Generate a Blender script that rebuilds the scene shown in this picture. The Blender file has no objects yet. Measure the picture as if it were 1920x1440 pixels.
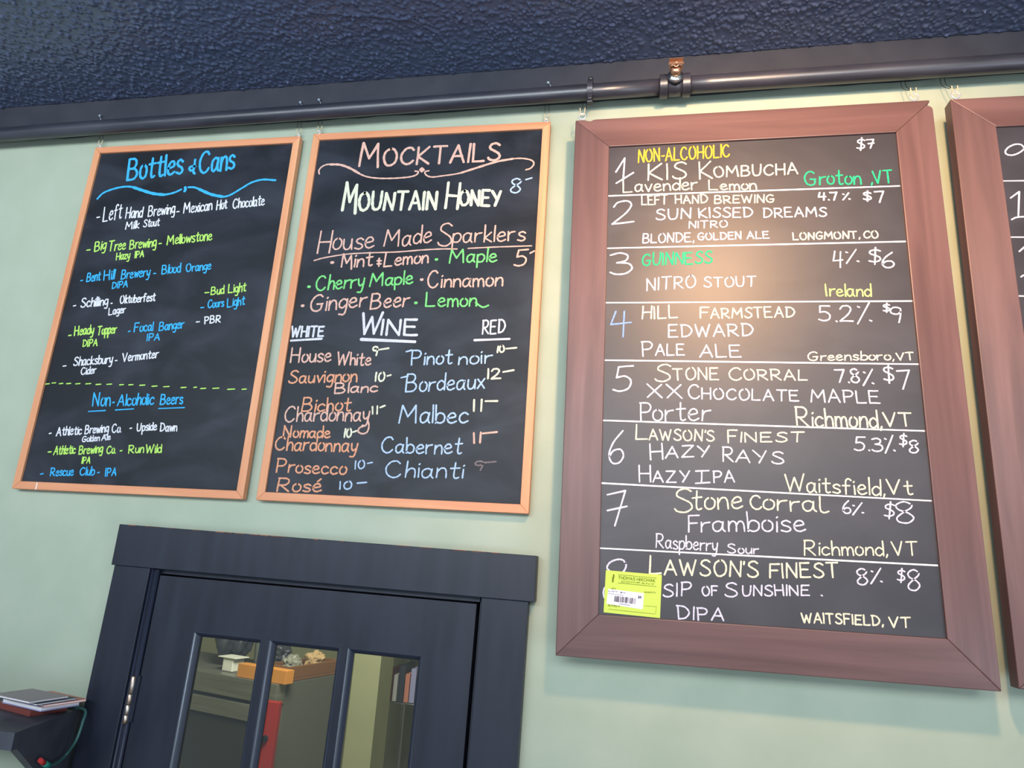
import bpy, math, random
import numpy as np
from mathutils import Vector, Matrix, noise as mnoise

random.seed(7)
rng = np.random.default_rng(11)
SC = bpy.context.scene
COL = SC.collection

# ------------------------------------------------------------------ camera
Z0 = 2.09                       # camera height above the floor
D = 1.4359                      # camera distance to the wall plane y = 0
F = 1282.98                     # focal length in pixels of the 1920 px frame
YAW, PITCH, ROLL = -0.186276, 0.258834, 0.065802


def cam_axes():
    cy, sy, cp, sp = math.cos(YAW), math.sin(YAW), math.cos(PITCH), math.sin(PITCH)
    fwd = np.array([sy * cp, cy * cp, sp])
    right = np.array([cy, -sy, 0.0])
    up = np.cross(right, fwd)
    cr, sr = math.cos(ROLL), math.sin(ROLL)
    return cr * right + sr * up, -sr * right + cr * up, fwd


RIGHT, UP, FWD = cam_axes()
CAMPOS = np.array([0.0, -D, Z0])
cam_data = bpy.data.cameras.new('camera')
cam = bpy.data.objects.new('camera', cam_data)
COL.objects.link(cam)
cam_data.sensor_width = 36.0
cam_data.lens = 36.0 * F / 1920.0
cam_data.clip_start = 0.02
m = Matrix.Identity(4)
for r in range(3):
    m[r][0], m[r][1], m[r][2], m[r][3] = RIGHT[r], UP[r], -FWD[r], CAMPOS[r]
cam.matrix_world = m
SC.camera = cam


def ray(u, v, y):
    """the point of the place at depth y seen at photo pixel (u, v)"""
    d = RIGHT * (u - 960) / F - UP * (v - 720) / F + FWD
    t = (y + D) / d[1]
    return CAMPOS + d * t


# ------------------------------------------------------------------ world, lights, exposure
SC.view_settings.view_transform = 'Standard'
SC.view_settings.look = 'None'
SC.view_settings.gamma = 1.0
SC.view_settings.use_curve_mapping = False
SC.view_settings.exposure = 1.15
world = bpy.data.worlds.new('world')
SC.world = world
world.use_nodes = True
bg = world.node_tree.nodes['Background']
bg.inputs[0].default_value = (0.72, 0.86, 1.0, 1)
bg.inputs[1].default_value = 0.29


def light(name, kind, loc, power, color, target=None, size=0.1, size_y=None):
    d = bpy.data.lights.new(name, kind)
    d.energy = power
    d.color = color
    o = bpy.data.objects.new(name, d)
    COL.objects.link(o)
    o.location = loc
    if kind == 'AREA':
        d.size = size
        if size_y:
            d.shape = 'RECTANGLE'
            d.size_y = size_y
    else:
        d.shadow_soft_size = size
    if target is not None:
        o.rotation_euler = (Vector(target) - Vector(loc)).to_track_quat('-Z', 'Y').to_euler()
    return o


day = light('window_daylight', 'AREA', (-0.75, -2.7, Z0 + 0.72), 21, (0.84, 0.93, 1.0), (-0.85, 0, Z0 + 0.95), 4.0, 0.6)
day.data.spread = math.radians(105)
light('lower_window_daylight', 'AREA', (-0.5, -3.1, Z0 - 0.95), 4.5, (0.74, 0.87, 1.0), (-0.7, 0, Z0 - 0.7), 1.5, 1.0)
light('side_window_daylight', 'AREA', (2.6, -2.5, Z0 - 0.9), 16, (0.66, 0.83, 1.0), (-0.9, 0, Z0 - 0.3), 1.2, 0.8)
spot = light('ceiling_bulb', 'SPOT', (0.26, -1.15, Z0 + 1.03), 62, (1.0, 0.575, 0.29), (0.34, 0, Z0 + 0.62), 0.055)
spot.data.spot_size = math.radians(86)
spot.data.spot_blend = 1.0
light('kitchen_lamp', 'AREA', (-0.95, 0.75, Z0 + 0.8), 26, (1.0, 0.97, 0.82), (-1.2, 1.6, Z0 - 0.8), 0.7)

# ------------------------------------------------------------------ materials


def srgb(r, g, b):
    f = lambda c: (c / 255 / 12.92) if c / 255 <= 0.04045 else ((c / 255 + 0.055) / 1.055) ** 2.4
    return (f(r), f(g), f(b), 1.0)


def mat(name, color, rough=0.6, spec=0.5, metal=0.0):
    mt = bpy.data.materials.new(name)
    mt.use_nodes = True
    b = mt.node_tree.nodes['Principled BSDF']
    b.inputs['Base Color'].default_value = color if len(color) == 4 else (*color, 1)
    b.inputs['Roughness'].default_value = rough
    b.inputs['Specular IOR Level'].default_value = spec
    b.inputs['Metallic'].default_value = metal
    return mt


def noise_color(mt, c1, c2, scale=(5, 5, 5), detail=4, lo=0.35, hi=0.65, bump=0.0, rough=None, distort=0.0):
    nt = mt.node_tree
    b = nt.nodes['Principled BSDF']
    tc = nt.nodes.new('ShaderNodeTexCoord')
    mp = nt.nodes.new('ShaderNodeMapping')
    mp.inputs['Scale'].default_value = scale
    nz = nt.nodes.new('ShaderNodeTexNoise')
    nz.inputs['Scale'].default_value = 1.0
    nz.inputs['Detail'].default_value = detail
    nz.inputs['Distortion'].default_value = distort
    cr = nt.nodes.new('ShaderNodeValToRGB')
    cr.color_ramp.elements[0].position = lo
    cr.color_ramp.elements[1].position = hi
    cr.color_ramp.elements[0].color = c1
    cr.color_ramp.elements[1].color = c2
    nt.links.new(tc.outputs['Object'], mp.inputs[0])
    nt.links.new(mp.outputs[0], nz.inputs['Vector'])
    nt.links.new(nz.outputs['Fac'], cr.inputs[0])
    nt.links.new(cr.outputs[0], b.inputs['Base Color'])
    if bump:
        bp = nt.nodes.new('ShaderNodeBump')
        bp.inputs['Strength'].default_value = bump
        bp.inputs['Distance'].default_value = 0.002
        nt.links.new(nz.outputs['Fac'], bp.inputs['Height'])
        nt.links.new(bp.outputs[0], b.inputs['Normal'])
    if rough:
        mr = nt.nodes.new('ShaderNodeMapRange')
        mr.inputs['To Min'].default_value, mr.inputs['To Max'].default_value = rough
        nt.links.new(nz.outputs['Fac'], mr.inputs[0])
        nt.links.new(mr.outputs[0], b.inputs['Roughness'])
    return mt


M = {}
M['wall'] = noise_color(mat('green_wall_paint', srgb(160, 176, 150), 0.55, 0.3), srgb(155, 166, 147), srgb(163, 172, 154), (9, 9, 9), 6, bump=0.12)
M['navy_ceiling'] = mat('navy_popcorn_paint', srgb(70, 80, 106), 0.28, 0.7)
M['trim'] = noise_color(mat('charcoal_trim_paint', srgb(47, 48, 56), 0.5, 0.4), srgb(47, 49, 57), srgb(55, 56, 64), (14, 14, 14), 5, bump=0.1)
M['pipe'] = noise_color(mat('black_pipe_paint', srgb(44, 45, 54), 0.3, 0.6), srgb(38, 40, 48), srgb(54, 54, 64), (6, 30, 30), 5, bump=0.25, rough=(0.22, 0.45))
M['door'] = noise_color(mat('navy_door_paint', srgb(40, 46, 62), 0.35, 0.32), srgb(26, 30, 41), srgb(34, 38, 51), (30, 30, 4), 5, bump=0.16, rough=(0.32, 0.5))
M['door_gloss'] = mat('navy_gloss_moulding_paint', srgb(40, 45, 60), 0.27, 0.9)
M['gap'] = mat('dark_gap', (0.01, 0.011, 0.014), 0.9, 0.1)
M['chips'] = mat('bare_wood_edge', srgb(150, 95, 70), 0.8, 0.2)


def wood(name, c1, c2, vertical, rough=0.4, spec=0.4, s=1.0):
    sc = (28 * s, 28 * s, 1.6 * s) if vertical else (1.6 * s, 28 * s, 28 * s)
    return noise_color(mat(name, c1, rough, spec), c1, c2, sc, 6, 0.28, 0.72, bump=0.05, distort=0.7)


M['pine_v'] = wood('pine_upright', srgb(196, 128, 90), srgb(220, 160, 118), True, 0.5, 0.35)
M['pine_h'] = wood('pine_level', srgb(194, 122, 86), srgb(218, 154, 114), False, 0.5, 0.35)
M['walnut_v'] = wood('walnut_upright', srgb(80, 57, 56), srgb(112, 83, 81), True, 0.42, 0.45)
M['walnut_h'] = wood('walnut_level', srgb(80, 57, 56), srgb(112, 83, 81), False, 0.42, 0.45)
M['walnut_side'] = mat('walnut_edge', srgb(74, 46, 38), 0.6, 0.3)


def slate(name, c, smear, rough, spec):
    return noise_color(mat(name, c, rough, spec), c, smear, (5, 5, 9), 5, 0.42, 0.9, distort=0.6)


M['slate_dark'] = slate('black_slate', srgb(27, 30, 36), srgb(58, 63, 74), 0.45, 0.22)
M['slate_blank'] = slate('charcoal_slate', srgb(48, 47, 53), srgb(66, 65, 72), 0.42, 0.4)


def chalk(name, rgb, hole=0.32):
    """dry chalk: the board grain shows through the stroke"""
    rgb = tuple(x * 0.85 for x in rgb)
    mt = mat(name, srgb(*rgb), 0.9, 0.1)
    nt = mt.node_tree
    b = nt.nodes['Principled BSDF']
    tc = nt.nodes.new('ShaderNodeTexCoord')
    nz = nt.nodes.new('ShaderNodeTexNoise')
    nz.inputs['Scale'].default_value = 420
    nz.inputs['Detail'].default_value = 2
    cr = nt.nodes.new('ShaderNodeValToRGB')
    cr.color_ramp.elements[0].position = hole - 0.1
    cr.color_ramp.elements[1].position = hole + 0.12
    c = srgb(*rgb)
    d = tuple(x * 0.5 for x in c[:3]) + (1,)
    cr.color_ramp.elements[0].color = d
    cr.color_ramp.elements[1].color = c
    nt.links.new(tc.outputs['Object'], nz.inputs['Vector'])
    nt.links.new(nz.outputs['Fac'], cr.inputs[0])
    nt.links.new(cr.outputs[0], b.inputs['Base Color'])
    return mt


CH = {
    'blue': ('blue marker lettering', (70, 190, 255), 0.05), 'lime': ('lime marker lettering', (200, 250, 120), 0.05),
    'white': ('white marker lettering', (245, 245, 255), 0.05),
    'pink': ('pale pink chalk lettering', (250, 200, 182), 0.36), 'orange': ('orange chalk lettering', (252, 178, 140), 0.36),
    'cream': ('cream chalk lettering', (250, 247, 220), 0.36), 'green': ('green chalk lettering', (140, 235, 140), 0.36),
    'ice': ('pale blue chalk lettering', (196, 222, 255), 0.36), 'chalk': ('white chalk lettering', (240, 238, 250), 0.36),
    'dim': ('faint grey chalk lettering', (150, 140, 142), 0.5),
    'lav': ('lavender white chalk lettering', (234, 232, 255), 0.34), 'butter': ('pale yellow chalk lettering', (252, 247, 218), 0.34),
    'yellow': ('yellow chalk lettering', (255, 205, 70), 0.36), 'mint': ('mint green chalk lettering', (50, 225, 150), 0.36),
    'pale_lime': ('pale lime chalk lettering', (215, 250, 150), 0.36), 'peri': ('blue chalk lettering', (150, 185, 255), 0.36),
}
CHM = {k: chalk(k + '_chalk', v[1], v[2]) for k, v in CH.items()}
M['rule'] = mat('white_rule_tape', srgb(245, 243, 252), 0.6, 0.3)
M['steel_wire'] = mat('zinc_wire', srgb(205, 210, 220), 0.28, 0.5, 0.55)
M['brass_wire'] = mat('brass_wire', srgb(226, 212, 176), 0.3, 0.5, 0.4)
M['dark_wire'] = mat('dark_wire', srgb(70, 66, 62), 0.5, 0.4, 0.6)
M['nail'] = mat('zinc_nail', srgb(165, 180, 190), 0.45, 0.5, 0.4)
M['brass'] = mat('sprinkler_brass', srgb(176, 140, 116), 0.32, 0.5, 0.85)
M['chrome'] = mat('sprinkler_chrome', srgb(200, 196, 188), 0.18, 0.5, 1.0)
M['bulb_red'] = mat('sprinkler_bulb_red', srgb(190, 50, 40), 0.15, 0.6)
M['hinge'] = noise_color(mat('worn_steel_hinge', srgb(170, 165, 160), 0.35, 0.5, 0.9), srgb(180, 150, 125), srgb(215, 212, 208), (60, 60, 25), 3)
M['tag'] = mat('neon_yellow_paper', srgb(184, 204, 84), 0.6, 0.3)
M['sticker'] = mat('white_sticker_paper', srgb(212, 210, 222), 0.5, 0.3)
M['ink'] = mat('olive_print', srgb(96, 112, 24), 0.7, 0.2)
M['ink_grey'] = mat('grey_print', srgb(60, 58, 78), 0.7, 0.2)
M['cable'] = mat('green_cable', srgb(52, 92, 88), 0.45, 0.4)
M['red_tip'] = mat('red_plug_plastic', srgb(190, 50, 50), 0.45, 0.4)
M['teal_tip'] = mat('teal_plug_plastic', srgb(40, 130, 115), 0.45, 0.4)
M['shelf'] = noise_color(mat('blue_grey_shelf_paint', srgb(70, 74, 84), 0.5, 0.4), srgb(56, 58, 66), srgb(66, 68, 78), (20, 20, 20), 4)
M['paper'] = mat('white_pages', srgb(235, 232, 236), 0.7, 0.2)
M['cover_red'] = mat('red_brown_cover', srgb(120, 60, 54), 0.5, 0.4)
M['cover_grey'] = mat('grey_mauve_cover', srgb(150, 140, 142), 0.5, 0.4)
M['cover_violet'] = mat('violet_cover', srgb(150, 150, 190), 0.5, 0.4)
M['cover_dark'] = mat('slate_cover', srgb(62, 68, 76), 0.5, 0.4)
M['cover_rust'] = mat('rust_cover', srgb(200, 130, 110), 0.5, 0.4)
M['kwall'] = noise_color(mat('kitchen_wall_paint', srgb(200, 200, 150), 0.7, 0.2), srgb(150, 152, 118), srgb(160, 161, 128), (3, 3, 3), 3)
M['kfloor'] = mat('kitchen_floor', srgb(110, 100, 90), 0.6, 0.3)
M['floor'] = noise_color(mat('floor_boards', srgb(120, 92, 70), 0.5, 0.3), srgb(105, 80, 62), srgb(132, 104, 80), (12, 1.5, 1), 4)
M['steel'] = noise_color(mat('brushed_steel', srgb(160, 160, 150), 0.4, 0.5, 0.75), srgb(140, 142, 132), srgb(168, 168, 158), (2, 2, 40), 3)
M['fridge_side'] = mat('olive_grey_panel', srgb(92, 92, 83), 0.55, 0.3)
M['dark_glass'] = mat('dark_glass_door', srgb(52, 54, 46), 0.6, 0.1)
M['red_panel'] = mat('red_metal', srgb(150, 34, 27), 0.5, 0.4)
M['carton'] = mat('orange_carton', srgb(205, 138, 62), 0.7, 0.2)
M['tray_wood'] = mat('brown_tray', srgb(118, 82, 52), 0.6, 0.3)
M['bin'] = mat('dark_bag_plastic', srgb(52, 56, 62), 0.4, 0.4)
M['grey_plastic'] = mat('grey_plastic', srgb(128, 132, 126), 0.5, 0.4)
M['white_plastic'] = mat('white_tub_plastic', srgb(225, 225, 214), 0.5, 0.4)
M['bag'] = mat('clear_grey_bag', srgb(128, 128, 116), 0.35, 0.5)
M['tan_paper'] = mat('tan_paper', srgb(176, 148, 108), 0.7, 0.2)
M['shelf_wire'] = mat('chrome_shelf_wire', srgb(190, 192, 196), 0.3, 0.5, 0.8)


def glass_mat():
    mt = bpy.data.materials.new('door_glass')
    mt.use_nodes = True
    nt = mt.node_tree
    nt.nodes.clear()
    out = nt.nodes.new('ShaderNodeOutputMaterial')
    tr = nt.nodes.new('ShaderNodeBsdfTransparent')
    tr.inputs[0].default_value = (0.93, 0.95, 0.93, 1)
    gl = nt.nodes.new('ShaderNodeBsdfGlossy')
    gl.inputs['Roughness'].default_value = 0.02
    fr = nt.nodes.new('ShaderNodeFresnel')
    fr.inputs[0].default_value = 1.45
    mx = nt.nodes.new('ShaderNodeMixShader')
    nt.links.new(fr.outputs[0], mx.inputs[0])
    nt.links.new(tr.outputs[0], mx.inputs[1])
    nt.links.new(gl.outputs[0], mx.inputs[2])
    nt.links.new(mx.outputs[0], out.inputs[0])
    return mt


M['glass'] = glass_mat()

# ------------------------------------------------------------------ building helpers


class MB:
    """collects polygons; build() links them as ONE mesh object"""

    def __init__(self):
        self.v, self.f, self.s = [], [], []

    def poly(self, pts, smooth=False):
        n = len(self.v)
        self.v += [tuple(map(float, p)) for p in pts]
        self.f.append(tuple(range(n, n + len(pts))))
        self.s.append(smooth)

    def box(self, x0, x1, y0, y1, z0, z1):
        c = [(x, y, z) for z in (z0, z1) for y in (y0, y1) for x in (x0, x1)]
        n = len(self.v)
        self.v += c
        for q in ((0, 2, 3, 1), (4, 5, 7, 6), (0, 1, 5, 4), (2, 6, 7, 3), (0, 4, 6, 2), (1, 3, 7, 5)):
            self.f.append(tuple(n + i for i in q))
            self.s.append(False)
        return self

    def prism(self, pts, y0, y1):
        """outline in (x, z) extruded along y; y0 is the front (towards the camera)"""
        a = sum(pts[i][0] * pts[(i + 1) % len(pts)][1] - pts[(i + 1) % len(pts)][0] * pts[i][1] for i in range(len(pts)))
        if a < 0:
            pts = pts[::-1]
        k, n = len(pts), len(self.v)
        self.v += [(p[0], y0, p[1]) for p in pts] + [(p[0], y1, p[1]) for p in pts]
        self.f.append(tuple(n + i for i in range(k)))
        self.f.append(tuple(n + k + i for i in reversed(range(k))))
        self.s += [False, False]
        for i in range(k):
            j = (i + 1) % k
            self.f.append((n + i, n + k + i, n + k + j, n + j))
            self.s.append(False)
        return self

    def prism_slope(self, pts, yfun, y1):
        """like prism(), but the front depth of each outline point comes from yfun"""
        a = sum(pts[i][0] * pts[(i + 1) % len(pts)][1] - pts[(i + 1) % len(pts)][0] * pts[i][1] for i in range(len(pts)))
        if a < 0:
            pts = pts[::-1]
        n = len(self.v)
        self.prism(pts, 0.0, y1)
        for i, p in enumerate(pts):
            self.v[n + i] = (p[0], yfun(*p), p[1])
        return self

    def tube(self, pts, r, seg=10, closed=False, caps=True):
        P = [Vector(p) for p in pts]
        R = r if isinstance(r, (list, tuple)) else [r] * len(P)
        n0 = len(self.v)
        k = len(P)
        ref = None
        for i in range(k):
            a = P[(i - 1) % k] if (closed or i > 0) else P[i]
            b = P[(i + 1) % k] if (closed or i < k - 1) else P[i]
            t = (b - a).normalized()
            if ref is None:
                ref = t.orthogonal().normalized()
            u = (ref - t * ref.dot(t))
            u = u.normalized() if u.length > 1e-6 else t.orthogonal().normalized()
            ref = u
            w = t.cross(u)
            for s in range(seg):
                q = P[i] + (u * math.cos(2 * math.pi * s / seg) + w * math.sin(2 * math.pi * s / seg)) * R[i]
                self.v.append(tuple(q))
        for i in range(k if closed else k - 1):
            for s in range(seg):
                a = n0 + i * seg + s
                b = n0 + i * seg + (s + 1) % seg
                c = n0 + ((i + 1) % k) * seg + (s + 1) % seg
                d = n0 + ((i + 1) % k) * seg + s
                self.f.append((a, b, c, d))
                self.s.append(True)
        if not closed and caps:
            self.f.append(tuple(n0 + s for s in reversed(range(seg))))
            self.f.append(tuple(n0 + (k - 1) * seg + s for s in range(seg)))
            self.s += [False, False]
        return self

    def ring(self, c, rad, wire, axis='y', a0=0, a1=360, n=20, seg=8):
        pts = []
        full = abs(a1 - a0) >= 360
        for i in range(n if full else n + 1):
            a = math.radians(a0 + (a1 - a0) * i / n)
            u, w = rad * math.cos(a), rad * math.sin(a)
            pts.append({'y': (c[0] + u, c[1], c[2] + w), 'x': (c[0], c[1] + u, c[2] + w), 'z': (c[0] + u, c[1] + w, c[2])}[axis])
        return self.tube(pts, wire, seg, closed=full)

    def build(self, name, material, parent=None, bevel=0.0, seg=2):
        me = bpy.data.meshes.new(name)
        me.from_pydata(self.v, [], self.f)
        me.polygons.foreach_set('use_smooth', self.s)
        me.materials.append(material)
        me.validate()
        me.update()
        o = bpy.data.objects.new(name, me)
        COL.objects.link(o)
        if parent is not None:
            o.parent = parent
        if bevel:
            b = o.modifiers.new('bevel', 'BEVEL')
            b.width = bevel
            b.segments = seg
            b.limit_method = 'ANGLE'
            b.angle_limit = math.radians(40)
        return o


def tag(o, label, cat, group=None, kind=None):
    o['label'] = label
    o['category'] = cat
    if group:
        o['group'] = group
    if kind:
        o['kind'] = kind
    return o


def empty(name, loc, label, cat, group=None, roty=0.0, rotz=0.0, kind=None):
    o = bpy.data.objects.new(name, None)
    COL.objects.link(o)
    o.empty_display_size = 0.05
    o.location = loc
    o.rotation_euler = (0, roty, rotz)
    return tag(o, label, cat, group, kind)


class Frame:
    """a plane on the wall turned in its own plane: photo pixel -> local (x, z)"""

    def __init__(self, px, pz, rot):
        self.px, self.pz, self.rot = px, pz, rot
        self.c, self.s = math.cos(rot), math.sin(rot)

    def loc(self):
        return (self.px, 0, Z0 + self.pz)

    def __call__(self, u, v, y):
        p = ray(u, v, y)
        dx, dz = p[0] - self.px, p[2] - Z0 - self.pz
        return (dx * self.c + dz * self.s, -dx * self.s + dz * self.c)


def catmull(pts, n=6):
    if len(pts) < 3:
        return pts
    closed = abs(pts[0][0] - pts[-1][0]) + abs(pts[0][1] - pts[-1][1]) < 1e-9
    if closed:
        q = [pts[-2]] + list(pts) + [pts[1]]
    else:
        e0 = (2 * pts[0][0] - pts[1][0], 2 * pts[0][1] - pts[1][1])
        e1 = (2 * pts[-1][0] - pts[-2][0], 2 * pts[-1][1] - pts[-2][1])
        q = [e0] + list(pts) + [e1]
    out = []
    for i in range(1, len(q) - 2):
        p0, p1, p2, p3 = (np.array(q[i + k]) for k in (-1, 0, 1, 2))
        for s in range(n):
            t = s / n
            out.append(tuple(0.5 * ((2 * p1) + (-p0 + p2) * t + (2 * p0 - 5 * p1 + 4 * p2 - p3) * t * t + (-p0 + 3 * p1 - 3 * p2 + p3) * t ** 3)))
    out.append(tuple(pts[-1]))
    return out


# ------------------------------------------------------------------ hand lettering: strokes of every letter
GL = {
    'A': "0,0 .32,1 .64,0|.12,.36 .54,.36",
    'B': "0,0 0,1|~0,1 .34,.98 .46,.78 .34,.56 .02,.52|~.02,.52 .4,.5 .56,.26 .4,.03 0,0",
    'C': "~.58,.84 .44,.98 .2,.92 .02,.58 .08,.2 .3,.01 .5,.06 .62,.2",
    'D': "0,0 0,1|~-.06,1 .36,.93 .6,.52 .38,.1 0,0",
    'E': ".5,1 0,1 0,0 .54,0|0,.53 .42,.53",
    'F': ".52,1 0,1 0,0|0,.53 .42,.53",
    'G': "~.58,.86 .42,.99 .18,.9 .02,.55 .1,.15 .34,0 .56,.1 .6,.42|.64,.43 .34,.43",
    'H': "0,0 0,1|.56,0 .56,1|0,.5 .56,.5",
    'I': "0,0 .01,1",
    'J': "~.4,1 .4,.2 .26,0 .06,.06 0,.2",
    'K': "0,0 0,1|.52,1 .02,.45 .56,0",
    'L': "0,1 0,0 .5,.01",
    'M': "0,0 .08,1 .38,.35 .7,1 .78,0",
    'N': "0,0 .02,1 .54,0 .56,1",
    'O': "~.3,1 .06,.82 0,.45 .14,.06 .36,0 .58,.2 .62,.6 .48,.93 .3,1",
    'P': "0,0 0,1|~-.04,1 .36,.98 .5,.76 .36,.5 0,.46",
    'Q': "~.3,1 .06,.82 0,.45 .14,.06 .36,0 .58,.2 .62,.6 .48,.93 .3,1|.4,.25 .64,-.05",
    'R': "0,0 0,1|~-.04,1 .36,.98 .5,.76 .36,.5 0,.46|.12,.47 .56,0",
    'S': "~.5,.88 .34,1 .12,.93 .06,.72 .26,.55 .46,.38 .5,.16 .3,0 .06,.05 -.02,.16",
    'T': "0,1 .62,1|.31,1 .3,0",
    'U': "~0,1 .01,.4 .1,.06 .28,0 .46,.1 .54,.45 .56,1",
    'V': "0,1 .3,0 .6,1",
    'W': "0,1 .2,0 .42,.8 .62,0 .86,1",
    'X': "0,1 .56,0|.56,1 0,0",
    'Y': "0,1 .3,.5|.6,1 .22,0",
    'Z': "0,1 .56,1 0,0 .6,0",
    'a': "~.38,.48 .22,.57 .03,.42 .03,.12 .16,0 .32,.14 .4,.5|~.4,.54 .38,.14 .46,.0",
    'b': "0,1 0,0|~0,.1 .06,.45 .22,.56 .4,.42 .38,.12 .2,0 0,.08",
    'c': "~.38,.46 .22,.56 .04,.42 .02,.16 .18,0 .4,.1",
    'd': "~.38,.42 .2,.56 .02,.38 .04,.1 .2,0 .38,.16|.4,1 .4,0",
    'e': "~.04,.28 .22,.31 .37,.38 .3,.55 .14,.54 .02,.32 .06,.08 .22,0 .42,.1",
    'f': "~.42,.9 .3,1 .17,.86 .15,.4 .14,0|0,.54 .34,.55",
    'g': "~.38,.48 .2,.57 .02,.4 .04,.14 .2,.06 .38,.22|~.4,.55 .39,-.05 .3,-.33 .06,-.3",
    'h': "0,1 0,0|~0,.25 .12,.52 .28,.54 .36,.36 .37,0",
    'i': "0,.54 0,0|-.01,.76 .02,.8",
    'j': "~.2,.54 .2,-.1 .1,-.32 0,-.28|.19,.76 .22,.8",
    'k': "0,1 0,0|.32,.56 .02,.24 .36,0",
    'l': "0,1 0,0",
    'm': "0,.54 0,0|~0,.3 .1,.52 .22,.52 .28,.34 .28,0|~.28,.3 .38,.52 .5,.52 .56,.34 .58,0",
    'n': "0,.54 0,0|~0,.28 .12,.52 .28,.54 .36,.36 .38,0",
    'o': "~.2,.57 .03,.44 .02,.14 .18,0 .36,.12 .38,.42 .2,.57",
    'p': "0,.54 0,-.36|~0,.38 .12,.55 .3,.54 .4,.34 .3,.06 .1,.02 0,.1",
    'q': "~.38,.48 .2,.57 .02,.4 .04,.14 .2,.06 .38,.22|.4,.55 .4,-.36",
    'r': "0,.54 0,0|~0,.28 .1,.48 .32,.54",
    's': "~.34,.48 .2,.57 .04,.48 .08,.34 .28,.24 .34,.1 .2,0 0,.06",
    't': "~.17,.92 .16,.16 .24,0 .36,.05|0,.58 .36,.61",
    'u': "~0,.54 .01,.15 .12,0 .28,.06 .36,.3|.37,.54 .39,0",
    'v': "0,.54 .18,0 .38,.56",
    'w': "0,.54 .13,0 .27,.46 .41,0 .56,.56",
    'x': "0,.54 .36,0|.36,.56 0,0",
    'y': "~0,.54 .04,.2 .16,.08 .34,.24|~.38,.56 .32,0 .22,-.33 .0,-.34",
    'z': "0,.54 .34,.54 0,0 .38,0",
    '0': "~.22,1 .04,.8 0,.4 .12,.04 .28,0 .44,.2 .46,.62 .36,.94 .22,1",
    '1': "0,0 .01,1",
    '2': "~0,.78 .1,.97 .34,1 .46,.8 .34,.45 0,0|0,0 .56,.02",
    '3': "~0,.92 .24,1 .42,.86 .36,.62 .14,.54|~.14,.54 .42,.48 .5,.24 .34,.02 .1,0 -.04,.1",
    '4': ".1,1 0,.42 .52,.46|.42,.95 .38,0",
    '5': ".54,1 .12,.99 .08,.56|~.08,.56 .32,.6 .5,.4 .44,.1 .2,0 0,.08",
    '6': "~.4,1 .12,.66 0,.28 .12,.02 .34,.02 .46,.22 .36,.42 .14,.4 .02,.24",
    '7': "0,.96 .5,1 .22,0",
    '8': "~.44,.86 .26,1 .06,.86 .1,.64 .34,.46 .46,.22 .3,0 .08,.06 .04,.26 .22,.5 .42,.7 .44,.86",
    '9': "~.42,.7 .28,.54 .06,.62 .04,.86 .2,1 .4,.92 .42,.72 .4,.4 .34,0",
    '$': "~.46,.86 .3,.97 .1,.9 .08,.7 .26,.54 .42,.36 .42,.14 .24,.03 .02,.12|.3,1.16 .22,-.16",
    '%': ".46,1 0,0|.04,.84 .1,.8|.44,.14 .5,.1",
    '.': "0,.03 .03,0",
    ',': ".05,.06 0,-.14",
    "'": ".03,1 0,.82",
    '-': "0,.42 .26,.44",
    '#': ".14,.9 .06,.1|.4,.9 .32,.1|0,.64 .48,.64|-.02,.36 .46,.36",
    '&': "~.42,.5 .1,.5 .02,.36 .16,.22 .34,.36 .36,.95|~.34,.36 .34,.1 .44,0",
    '+': ".12,.72 .12,-.1|0,.46 .26,.46|0,.14 .26,.14",
    '*': "0,.5 .02,.5",
}
GL['\u00e9'] = GL['e'] + "|.2,.72 .36,.92"
STROKES = {}
for ch, spec in GL.items():
    lst = []
    for part in spec.split('|'):
        sm = part.startswith('~')
        pts = [tuple(map(float, q.split(','))) for q in part.lstrip('~').split()]
        lst.append((sm, pts))
    STROKES[ch] = lst


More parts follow.
